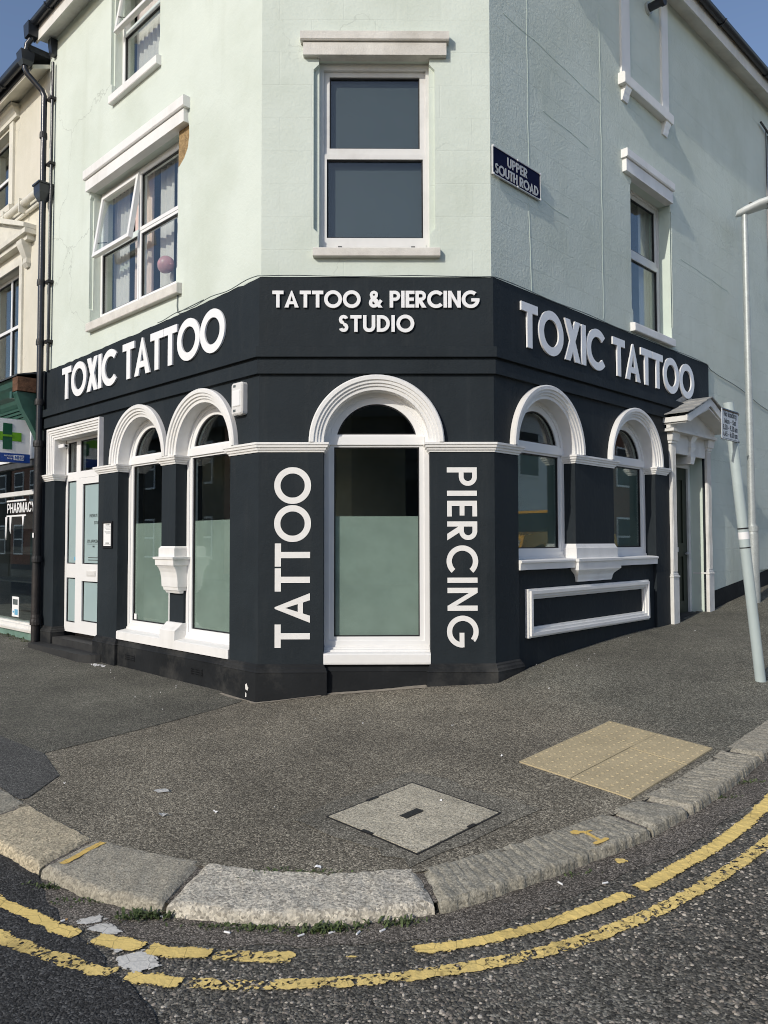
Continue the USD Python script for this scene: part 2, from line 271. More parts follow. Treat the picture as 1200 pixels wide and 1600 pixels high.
def asphalt(name, c1, c2, scale, bump, bd, dark=.35, patch=1., grade=None, spots=False):
    """dense aggregate: every cell its own stone tone, with broad worn patches"""
    n = {'g': ('geometry', {}), 'v': ('voronoi_texture', {'scale': scale}), 'sc': ('separate_color', {}), 'r': ('rgb_ramp', {'ramp': [(0., V3(np.array(c1) * dark)), (.45, V3(c1)), (.8, V3(c2)), (1., V3(np.array(c2) * 1.9))]}),
         'n': ('noise_texture', {'scale': .8, 'detail': 7., 'roughness': .68}), 'nr': ('map_range', {'from_min': .3, 'from_max': .7, 'to_min': 1 - .22 * patch, 'to_max': 1 + .22 * patch}), 'cc': ('combine_color', {}), 'mx': ('mix_color', {'blend_type': 'multiply', 'fac': 1.}),
         'n2': ('noise_texture', {'scale': scale * 2.2, 'detail': 3.}), 'ad': ('math', {'math_type': 'multiply_add', 'value2': -.9}), 'b': ('bump', {'strength': bump, 'distance': bd}), 'p': ('principled_bsdf', {'roughness': .85, 'specular_ior_level': .3})}
    l = [('g.position', 'v.vector'), ('v.color', 'sc.color'), ('sc.r', 'r.fac'), ('g.position', 'n.vector'), ('n.fac', 'nr.value'), ('nr.result', 'cc.r'), ('nr.result', 'cc.g'), ('nr.result', 'cc.b'), ('r.color', 'mx.a'), ('cc.color', 'mx.b'), ('mx.result', 'p.base_color'),
         ('g.position', 'n2.vector'), ('v.distance', 'ad.value1'), ('n2.fac', 'ad.value3'), ('ad.value', 'b.height'), ('b.normal', 'p.normal')]
    if spots:  # trodden chewing gum and oil spots
        n |= {'v9': ('voronoi_texture', {'scale': 2.6}), 'n9': ('noise_texture', {'scale': 14.}), 'w9': ('vector_math', {'math_type': 'multiply_add', 'vector2': (.03, .03, .03)}), 's9': ('map_range', {'from_min': .035, 'from_max': .055, 'to_min': .42, 'to_max': 0., 'clamp': True}), 'x9': ('mix_color', {'b': V3(np.array(c1) * .45)})}
        l = [q for q in l if q[1] != 'p.base_color'] + [('g.position', 'n9.vector'), ('n9.color', 'w9.vector1'), ('g.position', 'w9.vector3'), ('w9.vector', 'v9.vector'), ('v9.distance', 's9.value'), ('s9.result', 'x9.fac'), ('mx.result', 'x9.a'), ('x9.result', 'p.base_color')]
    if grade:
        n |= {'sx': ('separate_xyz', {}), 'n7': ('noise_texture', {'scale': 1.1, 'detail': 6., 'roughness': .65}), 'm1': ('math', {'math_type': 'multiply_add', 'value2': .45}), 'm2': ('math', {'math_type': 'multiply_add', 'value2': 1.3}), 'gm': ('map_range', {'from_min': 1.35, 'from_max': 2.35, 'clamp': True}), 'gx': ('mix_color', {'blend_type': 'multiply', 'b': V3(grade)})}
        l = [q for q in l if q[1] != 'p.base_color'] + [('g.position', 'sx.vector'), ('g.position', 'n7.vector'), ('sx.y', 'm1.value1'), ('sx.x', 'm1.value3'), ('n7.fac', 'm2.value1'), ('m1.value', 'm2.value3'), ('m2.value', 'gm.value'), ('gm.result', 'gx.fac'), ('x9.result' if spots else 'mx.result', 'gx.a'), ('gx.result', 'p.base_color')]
    return usdkit.material(stage, '/World/Looks/' + name, n, l, surface='p.BSDF')
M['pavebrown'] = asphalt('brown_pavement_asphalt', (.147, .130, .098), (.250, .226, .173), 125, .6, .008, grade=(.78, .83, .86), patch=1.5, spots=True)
M['pavecover'] = asphalt('worn_grey_brown_asphalt', (.140, .129, .101), (.220, .204, .163), 140, .5, .006, patch=1.5)
M['pavegrey'] = asphalt('grey_pavement_asphalt', (.090, .087, .069), (.153, .146, .119), 135, .55, .007, patch=1.6, spots=True)
M['pavedark'] = asphalt('dark_pavement_asphalt', (.066, .066, .062), (.112, .111, .103), 150, .5, .006)
M['road'] = asphalt('road_asphalt', (.093, .088, .073), (.168, .158, .132), 95, .8, .012, patch=1.6)
M['roadnew'] = asphalt('new_black_asphalt', (.050, .050, .049), (.080, .080, .078), 105, 1., .014)
M['gutterroad'] = asphalt('gutter_asphalt', (.105, .092, .075), (.20, .178, .15), 150, .6, .008)
M['granite1'] = look_mat('buff_granite', (.47, .405, .28), .85, .16, 9., bump=.8, bscale=90, speck=.42, sscale=95, dirt=.45, dirtcol=(.18, .16, .12), bdist=.012)
M['granite2'] = look_mat('grey_granite', (.35, .32, .25), .85, .15, 9., bump=.8, bscale=95, speck=.36, sscale=105, dirt=.45, dirtcol=(.14, .13, .10), bdist=.012)
M['granite3'] = look_mat('pale_granite', (.52, .48, .395), .85, .14, 9., bump=.9, bscale=80, speck=.48, sscale=85, dirt=.35, dirtcol=(.22, .20, .15), bdist=.014)
M['granite4'] = look_mat('tooled_granite', (.31, .288, .228), .85, .15, 9., bump=.8, bscale=95, speck=.36, sscale=105, dirt=.45, dirtcol=(.13, .12, .09), bdist=.012)
M['tactile'] = look_mat('buff_concrete', (.455, .375, .225), .85, .10, 5., bump=.3, bscale=150, speck=.16, sscale=200, dirt=.45, dirtcol=(.22, .19, .12))
M['manhole'] = look_mat('worn_concrete_cover', (.44, .40, .305), .85, .14, 6., bump=.7, bscale=90, speck=.5, sscale=150, dirt=.45, dirtcol=(.16, .145, .11))
def paint(name, col, scale, lo, hi, edge=.016):
    """worn road paint: thins towards its edges, gaps where the aggregate has broken through, tyre dirt"""
    n = {'g': ('geometry', {}), 'n1': ('noise_texture', {'scale': 3.2, 'detail': 7., 'roughness': .7}), 'r1': ('rgb_ramp', {'ramp': [(.28, V3(np.array(col) * .60)), (.5, V3(np.array(col) * .95)), (.7, V3(np.array(col) * 1.06))]}),
         'v': ('voronoi_texture', {'scale': scale}), 'sc': ('separate_color', {}), 'n2': ('noise_texture', {'scale': 6., 'detail': 6., 'roughness': .7}), 'ad': ('math', {'math_type': 'multiply_add', 'value2': .34}), 'n4': ('noise_texture', {'scale': 110., 'detail': 3.}), 'a4': ('math', {'math_type': 'multiply_add', 'value2': .22}),
         'at': ('attribute', {'attribute': 'edge'}), 'em': ('map_range', {'from_min': 0., 'from_max': edge, 'to_min': -.42, 'to_max': 0., 'clamp': True}), 'ae': ('math', {'math_type': 'add'}), 'a': ('map_range', {'from_min': lo, 'from_max': hi, 'to_min': 0., 'to_max': 1., 'clamp': True}),
         'vc': ('voronoi_texture', {'feature': 'distance_to_edge', 'scale': 9.}), 'vcr': ('map_range', {'from_min': .004, 'from_max': .02, 'to_min': .55, 'to_max': 1., 'clamp': True}), 'cc': ('combine_color', {}), 'mx': ('mix_color', {'blend_type': 'multiply', 'fac': 1.}),
         'b': ('bump', {'strength': .6, 'distance': .006}), 'n3': ('noise_texture', {'scale': 60., 'detail': 4.}), 'p': ('principled_bsdf', {'roughness': .8, 'specular_ior_level': .25})}
    l = [('g.position', 'n1.vector'), ('n1.fac', 'r1.fac'), ('g.position', 'vc.vector'), ('vc.distance', 'vcr.value'), ('vcr.result', 'cc.r'), ('vcr.result', 'cc.g'), ('vcr.result', 'cc.b'), ('r1.color', 'mx.a'), ('cc.color', 'mx.b'), ('mx.result', 'p.base_color'),
         ('g.position', 'v.vector'), ('v.color', 'sc.color'), ('g.position', 'n2.vector'), ('sc.r', 'ad.value1'), ('n2.fac', 'ad.value3'), ('g.position', 'n4.vector'), ('n4.fac', 'a4.value1'), ('ad.value', 'a4.value3'), ('at.fac', 'em.value'), ('a4.value', 'ae.value1'), ('em.result', 'ae.value2'), ('ae.value', 'a.value'), ('a.result', 'p.alpha'), ('g.position', 'n3.vector'), ('n3.fac', 'b.height'), ('b.normal', 'p.normal')]
    return usdkit.material(stage, '/World/Looks/' + name, n, l, surface='p.BSDF')
M['yellowsolid'] = paint('yellow_paint_solid', (.82, .61, .21), 70, .40, .50)
M['yellowworn'] = paint('yellow_paint_worn', (.80, .60, .215), 66, .655, .74, .013)
M['whiteworn'] = paint('white_paint_worn', (.66, .64, .58), 60, .46, .56, .02)
M['yellowkerb'] = paint('yellow_paint_on_stone', (.72, .50, .15), 90, .36, .46, .008)
M['chip'] = usdkit.material(stage, '/World/Looks/road_chipping', {'o': ('object_info', {}), 'r': ('rgb_ramp', {'ramp': [(0., (.040, .040, .038)), (.4, (.090, .085, .074)), (.65, (.146, .133, .111)), (.85, (.245, .213, .178)), (1., (.52, .475, .40))]}), 'p': ('principled_bsdf', {'roughness': .8, 'specular_ior_level': .3})}, [('o.random', 'r.fac'), ('r.color', 'p.base_color')], surface='p.BSDF')
M['chipdark'] = usdkit.material(stage, '/World/Looks/black_chipping', {'o': ('object_info', {}), 'r': ('rgb_ramp', {'ramp': [(0., (.024, .024, .024)), (.6, (.050, .050, .049)), (1., (.095, .093, .088))]}), 'p': ('principled_bsdf', {'roughness': .7, 'specular_ior_level': .4})}, [('o.random', 'r.fac'), ('r.color', 'p.base_color')], surface='p.BSDF')

# ------------------------------------------------------------------ ground: sloping pavement, kerb, road
GP = np.array([(-1.179,-.06,-.082),(-.489,-.06,-.012),(0,-.06,.022),(.52,-.06,.068),(1.169,-.06,.098),(-1.6,.34,-.068),(-2.1,.86,-.06),(-2.72,1.47,-.055),(-3.3,2.04,-.05),(-5.05,3.85,.0),
 (1.534,.275,.175),(2.09,.916,.235),(2.595,1.42,.285),(3.163,1.988,.335),(3.8,2.63,.36),(4.9,3.56,.44),(5.58,4.4,.55),(6.08,4.9,.64),(7.5,6.3,.84),
 (-8,6.8,.05),(-10,3.8,-.05),(-7.2,1.2,-.1),(-5,-.7,-.14),(-3,-2.3,-.17),(-1.5,-3.6,-.17),(0,-4.1,-.13),(1.2,-3.6,-.05),(2.6,-2.6,.05),(4.2,-1,.16),(6.2,1,.33),(9,3.8,.62)])
_rbf = RBFInterpolator(GP[:, :2], GP[:, 2], kernel='thin_plate_spline', smoothing=.02, degree=1)
def zp(x, y):
    x = np.asarray(x, float); y = np.asarray(y, float); x, y = np.broadcast_arrays(x, y)
    xc = np.clip(x, -10., 9.); yc = np.clip(y, -4.3, 7.)
    return _rbf(np.stack([xc.ravel(), yc.ravel()], 1)).reshape(x.shape) + .04 * (x - xc) * (x > 0)
KO = [(-2.45,-3.06),(-2.116,-3.353),(-1.788,-3.643),(-1.386,-3.94),(-.953,-4.13),(-.511,-4.245),(-.2,-4.27),(.234,-4.235),(.716,-4.02),(1.113,-3.80),(1.43,-3.60),(1.773,-3.33),(2.2,-2.93),(2.602,-2.51)]
KI = [(-2.248,-2.748),(-1.93,-3.05),(-1.60,-3.335),(-1.25,-3.54),(-.90,-3.70),(-.487,-3.85),(-.15,-3.90),(.205,-3.885),(.63,-3.72),(.965,-3.55),(1.319,-3.34),(1.551,-3.165),(2.0,-2.77),(2.412,-2.363)]
def extend(P, n0=10):
    P = [np.array(p) for p in P]
    a = [P[0] + np.array([-.70, .714]) * t for t in (30, 18, 10, 6, 3.5, 2, 1)]; b = [P[-1] + np.array([.70, .714]) * t for t in (.8, 2, 3.5, 6, 10, 18, 30)]
    return np.array(a + P + b)
def smooth_line(P, n):
    from scipy.interpolate import PchipInterpolator
    s = np.r_[0, np.cumsum(np.linalg.norm(np.diff(P, axis=0), axis=1))]; t = np.linspace(0, s[-1], n)
    return np.c_[PchipInterpolator(s, P[:, 0])(t), PchipInterpolator(s, P[:, 1])(t)]
KOE, KIE = extend(KO), extend(KI)
def dense(P):  # many samples near the corner, few far away
    s = np.r_[0, np.cumsum(np.linalg.norm(np.diff(P, axis=0), axis=1))]
    from scipy.interpolate import PchipInterpolator
    fx, fy = PchipInterpolator(s, P[:, 0]), PchipInterpolator(s, P[:, 1]); mid = (s[7] + s[-8]) / 2
    t = np.r_[np.linspace(0, s[7] - 4, 20)[:-1], np.linspace(s[7] - 4, s[-8] + 4, 260), np.linspace(s[-8] + 4, s[-1], 20)[1:]]
    return np.c_[fx(t), fy(t)]
kc = dense(KOE); ki = dense(KIE)
kn = np.gradient(kc, axis=0); kn /= np.linalg.norm(kn, axis=1, keepdims=True); kn = np.c_[kn[:, 1], -kn[:, 0]]
for _ in range(12): kn[1:-1] = (kn[:-2] + 2 * kn[1:-1] + kn[2:]) / 4; kn /= np.linalg.norm(kn, axis=1, keepdims=True)
kz = zp(kc[:, 0], kc[:, 1]) - .055; _kt = cKDTree(kc)
def zr(x, y):
    x = np.asarray(x, float); y = np.asarray(y, float); q = np.stack([x.ravel(), y.ravel()], 1); d, i = _kt.query(q, k=3)
    w = 1 / (d + .02) ** 2; z = (kz[i] * w).sum(1) / w.sum(1); return (z + .022 * np.minimum(d[:, 0], 3.2)).reshape(x.shape)
def grid_mesh(V, nu, nv, flip=False):
    i, j = np.meshgrid(np.arange(nu - 1), np.arange(nv - 1), indexing='ij'); a = i * nv + j
    q = np.stack([a, a + 1, a + nv + 1, a + nv], -1).reshape(-1, 4)
    if flip: q = q[:, ::-1]
    return trimesh.Trimesh(V, np.vstack([q[:, [0, 1, 2]], q[:, [0, 2, 3]]]), process=False)
def up(m):
    if m.face_normals[:, 2].mean() < 0: m.invert()
    return m
# road sheet: out from the kerb, past the camera and on to the horizon
tt = np.r_[-.12, np.linspace(0, 4, 60), 5, 6.5, 8, 10, 13, 18, 26, 45, 90, 200]
RV = (kc[:, None] + kn[:, None] * tt[None, :, None]).reshape(-1, 2)
RZ = np.repeat(kz, len(tt)) + .022 * np.clip(np.tile(tt, len(kc)), 0, 3.2)
und = (meshkit.fbm(np.c_[RV * 1.7, 0 * RZ], 3, 5) - .5) * .012 * (np.tile(tt, len(kc)) < 5)
road = struct('road', up(grid_mesh(np.c_[RV, RZ + und], len(kc), len(tt))), M['road'])
def zroad(x, y): return zr(x, y) + (meshkit.fbm(np.c_[np.ravel(x) * 1.7, np.ravel(y) * 1.7, 0 * np.ravel(x)], 3, 5) - .5).reshape(np.shape(x)) * .012
# pavement sheet: from inside the walls to the back of the kerb
def wallpath(n):
    P = np.array([xy('L', 34, -.12), xy('L', 12, -.12), xy('L', 5, -.12), xy('L', 2, -.12), xy('L', .05, -.12), xy('C', 1.17, -.12), xy('R', .05, -.12), xy('R', 2, -.12), xy('R', 5, -.12), xy('R', 12, -.12), xy('R', 34, -.12)])
    return smooth_line(P, n)
nb = len(ki); wp = []
th = np.linspace(0, 1, nb)
wpd = wallpath(4000); tree = None
# pair each kerb point with the wall point of equal relative arc position about the corner
sk = np.r_[0, np.cumsum(np.linalg.norm(np.diff(ki, axis=0), axis=1))]; sk -= sk[np.argmin(ki[:, 1])]
sw = np.r_[0, np.cumsum(np.linalg.norm(np.diff(wpd, axis=0), axis=1))]; sw -= sw[np.argmin(np.abs(wpd[:, 0]))]
wl = np.interp(np.sign(sk) * np.maximum(np.abs(sk) * .62, np.abs(sk) - 1.6), sw, np.arange(len(wpd))); wb = np.c_[np.interp(wl, np.arange(len(wpd)), wpd[:, 0]), np.interp(wl, np.arange(len(wpd)), wpd[:, 1])]
ts = np.linspace(0, 1, 40)
kio = ki + kn * .035
PV = (kio[:, None] * (1 - ts)[None, :, None] + wb[:, None] * ts[None, :, None]).reshape(-1, 2)
PZ = zp(PV[:, 0], PV[:, 1]) + (meshkit.fbm(np.c_[PV * 1.3, 0 * PV[:, 0]], 3, 9) - .5) * .010
def zpav(x, y): return zp(x, y) + (meshkit.fbm(np.c_[np.ravel(x) * 1.3, np.ravel(y) * 1.3, 0 * np.ravel(x)], 3, 9) - .5).reshape(np.shape(x)) * .010
pavement = struct('pavement', up(grid_mesh(np.c_[PV, PZ], nb, len(ts))), M['pavebrown'])
def sheet(poly, zf, lift, step=.12, jag=0., seed=0):
    """a thin sheet lying on the ground: outline densified, interior points, triangulated"""
    rng = np.random.default_rng(seed); q = poly.segmentize(step)
    if jag:
        c = np.array(q.exterior.coords)[:-1]; c = c + (meshkit.noise(np.c_[c * 14, np.zeros(len(c))], seed)[:, None] - .5) * jag * np.array([1, .8]) + rng.normal(0, jag * .12, c.shape); q = Polygon(c).buffer(0)
        q = max(polys(q), key=lambda p: p.area)
    from scipy.spatial import Delaunay
    x0, y0, x1, y1 = q.bounds; gx, gy = np.meshgrid(np.arange(x0, x1, step), np.arange(y0, y1, step)); g = np.c_[gx.ravel(), gy.ravel()]
    from shapely import contains_xy
    g = g[contains_xy(q.buffer(-step * .45), g[:, 0], g[:, 1])] if len(g) else g
    v = np.vstack([np.array(q.exterior.coords)[:-1], g]); t = Delaunay(v).simplices; c = v[t].mean(1); t = t[contains_xy(q, c[:, 0], c[:, 1])]
    m = up(trimesh.Trimesh(np.c_[v, zf(v[:, 0], v[:, 1]) + lift], t, process=False)); from shapely import points, distance
    EDGE[len(m.vertices), round(float(m.vertices.sum()), 4)] = distance(points(np.asarray(m.vertices)[:, :2]), q.exterior); return m
# asphalt of other layings (each a sheet 4 mm above the one below)
far_l = Polygon([xy('L', 14, -.1), xy('L', .25, .02), (-1.36, -.02), (-1.72, -.46), (-2.622, -1.614), (-3.228, -1.069), (-4.2, -.15), (-13, 8.9)])
part(pavement, 'grey_asphalt_patch', sheet(far_l, zpav, .004, .2), M['pavegrey'])
part(pavement, 'dark_asphalt_patch', sheet(Polygon([(-3.228, -1.069), (-2.622, -1.614), (-2.273, -2.171), (-2.286, -2.64), (-2.33, -2.66), (-5.3, .37), (-4.3, -.1)]), zpav, .005, .15), M['pavedark'])
part(pavement, 'cover_surround', sheet(Polygon([(-.52, -3.18), (.24, -2.42), (.95, -3.24), (.19, -3.86)]), zpav, .004, .1, .07, 3), M['pavecover'])
M['fillet'] = look_mat('cement_fillet', (.30, .265, .21), .9, .25, 14., bump=.6, bscale=60)
part(pavement, 'cement_fillet', sheet(Polygon([xy('C', .66, .02), xy('C', 1.68, .0), xy('C', 1.67, .115), xy('C', 1.2, .085), xy('C', .72, .10)]), zpav, .006, .06, .03, 6), M['fillet'])
part(pavement, 'cement_fillet', sheet(Polygon([xy('L', .55, .03), xy('L', .0, .05), xy('C', .0, .05), xy('C', .62, .05), xy('C', .62, .095), xy('C', -.02, .115), xy('L', .55, .11)]), zpav, .006, .06, .03, 7), M['fillet'])
# kerb stones, each with its own length, rounding and tooling
kerb = UsdGeom.Xform.Define(stage, '/World/kerb'); tag(kerb.GetPrim(), kind='structure'); base_of['/World/kerb'] = np.zeros(3)
_si = np.r_[0, np.cumsum(np.linalg.norm(np.diff(KIE, axis=0), axis=1))]; _so = np.r_[0, np.cumsum(np.linalg.norm(np.diff(KOE, axis=0), axis=1))]
from scipy.interpolate import PchipInterpolator
fi = [PchipInterpolator(_si, KIE[:, k]) for k in (0, 1)]; fo = [PchipInterpolator(_so, KOE[:, k]) for k in (0, 1)]
def s_near(f, s, p):
    t = np.linspace(0, s[-1], 8000); return t[np.argmin((f[0](t) - p[0]) ** 2 + (f[1](t) - p[1]) ** 2)]
joints = [((-2.248, -2.748), (-2.45, -3.06)), ((-1.60, -3.335), (-1.755, -3.672)), ((-.905, -3.70), (-.985, -4.115)), ((.205, -3.885), (.27, -4.222)), ((1.319, -3.34), (1.47, -3.575)), ((1.551, -3.165), (1.773, -3.33)), ((2.412, -2.363), (2.602, -2.51))]
js = [(s_near(fi, _si, a), s_near(fo, _so, b)) for a, b in joints]
for k in range(12): js.append((js[-1][0] + .95, js[-1][1] + .95))
for k in range(10): js.insert(0, (js[0][0] - 1.0, js[0][1] - 1.0))
looks = {10: M['granite1'], 11: M['granite2'], 12: M['granite3'], 13: M['granite4'], 14: M['granite4'], 15: M['granite2']}
def kerb_stone(a, b, seed, tooled=False):
    rng = np.random.default_rng(seed); gap = .014; n = max(26, int((b[1] - a[1]) * (170 if tooled else 60)))
    e = np.linspace(0, 1, n); si = a[0] + gap + e * (b[0] - a[0] - 2 * gap); so = a[1] + gap + e * (b[1] - a[1] - 2 * gap)
    I = np.c_[fi[0](si), fi[1](si)]; O = np.c_[fo[0](so), fo[1](so)]; out = O - I; out /= np.linalg.norm(out, axis=1, keepdims=True)
    zi = zp(I[:, 0], I[:, 1]); zo = zp(O[:, 0], O[:, 1])
    rad = .030; L = np.linalg.norm(O - I, axis=1)
    prof = [(0, -.10, 0), (0, .0, 0)] + [(w, .006, w) for w in np.linspace(.012, 1 - rad / .36, 12)]
    for g in np.linspace(0.18, 1, 6) * math.pi / 2: prof.append((1 - rad / .36 + rad / .36 * math.sin(g), .006 - rad * (1 - math.cos(g)), 1))
    prof += [(1.006, -.042, 1), (1.012, -.065, 1), (1.016, -.11, 1)]
    V = []
    for (w, dz, q) in prof:
        p = I + (O - I) * w; V.append(np.c_[p, zi * (1 - min(w, 1)) + zo * min(w, 1) + dz])
    V = np.array(V)  # rows x n
    endr = np.minimum(e, 1 - e) * (b[1] - a[1]); dip = -.018 * np.exp(-(endr / .022) ** 2); V[1:-1, :, 2] += dip
    nz = meshkit.fbm(V.reshape(-1, 3) * 16 + seed, 4, seed).reshape(V.shape[:2]) - .5; V[1:, :, 2] += nz[1:] * .020
    nz2 = meshkit.fbm(V.reshape(-1, 3) * 42 + seed, 3, seed + 7).reshape(V.shape[:2]) - .5; V[1:, :, 2] += nz2[1:] * .011
    V[-8:, :, :2] += (nz[-6][None, :, None] * .026 + nz2[-6][None, :, None] * .016 + (nz2[-8:] * np.linspace(0, 1, 8)[:, None])[:, :, None] * .008) * out[None]
    if tooled:
        s_loc = e * (b[1] - a[1]); gr = np.exp(-((((s_loc / .058 + .12 * np.sin(s_loc * 31)) % 1) - .5) / .13) ** 2); V[3:13, :, 2] -= gr[None] * .0038 * (.6 + .8 * meshkit.noise(V[3:13].reshape(-1, 3) * 9, 3).reshape(10, -1))
    k = len(prof); m = grid_mesh(V.reshape(-1, 3), k, n)
    F = list(np.asarray(m.faces))
    for col in (0, n - 1):
        idx = [r * n + col for r in range(k)]
        for r in range(1, k - 1): F.append([idx[0], idx[r], idx[r + 1]] if col == 0 else [idx[0], idx[r + 1], idx[r]])
    return up(trimesh.Trimesh(V.reshape(-1, 3), F, process=False))
for k in range(len(js) - 1):
    part('/World/kerb', 'kerb_stone', kerb_stone(js[k], js[k + 1], k, tooled=k in (13, 15)), looks.get(k, [M['granite2'], M['granite4']][k % 2]), smooth=40)
# mortar / dirt bed in the joints
struct_bed = grid_mesh(np.c_[np.r_[ki + 0, kc - kn * .035].reshape(2, -1, 2).transpose(1, 0, 2).reshape(-1, 2), np.stack([zp(ki[:, 0], ki[:, 1]) - .010, kz + .040], 1).ravel()], len(ki), 2)
part('/World/kerb', 'joint_bed', up(struct_bed), M['gutterroad'])
# new black asphalt on the left, worn gutter strip along the kerb
part(road, 'new_asphalt_patch', sheet(Polygon([(-1.735, -3.70), (-1.60, -3.95), (-1.40, -4.20), (-1.20, -4.42), (-1.02, -4.66), (-.80, -4.90), (-.62, -5.25), (-.5, -6.5), (-4.5, -6.5), (-4.5, -1.1), (-2.44, -3.08)]), zroad, .006, .07, .03, 4), M['roadnew'])
gs = [i for i in range(len(kc)) if -1.72 < kc[i, 0] < 5 and kc[i, 1] < 0]
strip_o = kc[gs] + kn[gs] * (.20 + .08 * (meshkit.noise(np.c_[kc[gs] * 2.2, 0 * kc[gs][:, 0]], 3) - .5))[:, None]
part(road, 'gutter_strip', sheet(Polygon(np.vstack([kc[gs] - kn[gs] * .02, strip_o[::-1]])).buffer(0), zroad, .003, .06, .06, 8), M['gutterroad'])

# ------------------------------------------------------------------ the corner building
B = thing('corner_building', 'pale mint rendered corner building with charcoal tattoo shopfront and white arches', 'building', (0, 3, 0))
FZ = 9.38
# wall openings (u, z)
ARL = [(1.03, .545), (2.433, .547)]; ARC = (1.175, .538); ARR = [(.973, .572), (3.03, .576)]; ZS = 2.505
def wall_two(pl, outer, holes_front, holes_back, name, mat, split=-.045, patch=None):
    f = outer.difference(unary_union(holes_front)) if holes_front else outer
    b = outer.difference(unary_union(holes_back)) if holes_back else outer
    if patch is not None: f = f.difference(patch)
    part(B, name, [ex(pl, f, split, 0), ex(pl, b, -.32, split)], mat)
def stop_chamfer(u0, u1, z0, z1, c=.055, zl=.21, zh=.07):
    return unary_union([sbox(u0, z0, u1, z1), Polygon([(u0, z0 + zl - c), (u0 - c, z0 + zl), (u0 - c, z1 - zh - c), (u0, z1 - zh)]), Polygon([(u1, z0 + zl - c), (u1 + c, z0 + zl), (u1 + c, z1 - zh - c), (u1, z1 - zh)])])
plaster = Polygon([(1.66, 6.40), (1.56, 6.46), (1.445, 6.49), (1.40, 6.33), (1.395, 6.2), (1.425, 6.07), (1.50, 5.98), (1.60, 5.92), (1.665, 5.90)])
oL1, oL2 = sbox(1.66, 4.53, 3.93, 6.37), sbox(2.116, 7.46, 3.355, 9.02)
wall_two('L', sbox(0, 4.0, 5.40, FZ), [stop_chamfer(1.66, 3.93, 4.53, 6.37, .03), stop_chamfer(2.116, 3.355, 7.46, 9.02, .03)], [oL1, oL2], 'wall', M['mintL'], patch=plaster)
part(B, 'bare_plaster', ex('L', plaster.buffer(.01), -.06, -.030), M['plaster'], label='patch of bare brown plaster where the render has fallen off')
oC1 = sbox(.587, 4.50, 1.725, 6.50); oC2 = sbox(.587, 7.5, 1.725, 9.0)
wall_two('C', sbox(0, 4.0, 2 * HW, FZ), [stop_chamfer(.587, 1.725, 4.50, 6.50), oC2], [oC1, oC2], 'wall', M['mintC'])
oR1 = sbox(3.105, 4.35, 4.281, 6.31)
wall_two('R', unary_union([sbox(0, 4.0, 14, FZ + .45), sbox(5.47, -.3, 14, 4.2)]).difference(Polygon([(0, FZ), (0, FZ + 1), (15, FZ + 1), (15, FZ + .43)])), [stop_chamfer(3.105, 4.281, 4.35, 6.31, .035)], [oR1], 'wall', M['mintR'])
# shopfront walls
e03 = -.03 * K
topL = [(e03, 4.190), (.6, 4.168), (1.2, 4.146), (1.75, 4.130), (2.1, 4.118), (2.2, 4.128), (2.32, 4.112), (3.1, 4.100), (4.2, 4.080), (5.4, 4.064)]
rng = np.random.default_rng(2)
topLj = [(u, z + rng.normal(0, .004)) for u, z in [(a, np.interp(a, [p[0] for p in topL], [p[1] for p in topL])) for a in np.linspace(e03, 5.4, 60)]]
dL = Polygon(topLj + [(5.4, -.4), (e03, -.4)])
hL = unary_union([arch_shape(ARL[0][0], ARL[0][1], .385, ZS), arch_shape(ARL[1][0], ARL[1][1], .385, ZS), sbox(.485, .285, 2.98, 1.46), sbox(3.53, -.4, 4.95, 3.01), sbox(.5, -.4, 2.985, .286)])
part(B, 'shopfront_wall', [ex('L', dL.difference(hL), -.32, .03), bx('L', .45, 3.0, -.4, .386, -.32, -.01), bx('L', 1.578, 1.889, .385, 1.5, -.32, -.085)], M['dark'])
dC = sbox(e03, -.4, 2 * HW - e03, 4.196)
hC = unary_union([arch_shape(ARC[0], ARC[1], .285, ZS), sbox(ARC[0] - .538, -.4, ARC[0] + .538, .3)])
part(B, 'shopfront_wall', [ex('C', dC.difference(hC), -.32, .03), bx('C', .6, 1.75, -.4, .386, -.32, -.035)], M['dark'])
dR = sbox(e03, -.3, 5.479, 4.20)
hR = unary_union([arch_shape(ARR[0][0], ARR[0][1], 1.305, ZS), arch_shape(ARR[1][0], ARR[1][1], 1.305, ZS), sbox(.40, -.4, 3.606, 1.31), sbox(4.20, -.4, 5.25, 3.04)])
part(B, 'shopfront_wall', [ex('R', dR.difference(hR), -.32, .03), bx('R', .38, 3.62, -.4, 1.306, -.32, -.012)], M['dark'])
# ledge below the fascia: two stepped bands round the corner
cor = [xy('L', 5.40, 0), xy('L', 0, 0), xy('R', 0, 0), xy('R', 5.479, 0)]
part(B, 'ledge', sweep(cor, [(.0, 3.200), (.066, 3.200), (.066, 3.338), (.050, 3.345), (.050, 3.362), (.088, 3.366), (.088, 3.470), (.03, 3.488), (.0, 3.488)]), M['dark'])
# plinth: stepped round the piers
plp = [(-.05, -.45), (.042, -.45), (.042, .205), (.047, .212), (.038, .226), (.034, .245), (.018, .262), (.016, .276), (.004, .290), (-.05, .290)]
p1 = [xy('L', 5.40, .03), xy('L', 4.955, .03), xy('L', 4.955, -.13)]
p2 = [xy('L', 3.525, -.13), xy('L', 3.525, .03), xy('L', 2.985, .03), xy('L', 2.985, -.01), xy('L', .50, -.01), xy('L', .50, .03), xy('L', -.03 * K, .03), xy('C', .634, .03), xy('C', .634, -.035), xy('C', 1.716, -.035), xy('C', 1.716, .03), xy('R', -.03 * K, .03), xy('R', .395, .03), xy('R', .395, -.012)]
part(B, 'plinth', [sweep(p1, plp), sweep(p2, plp)], M['plinth'])
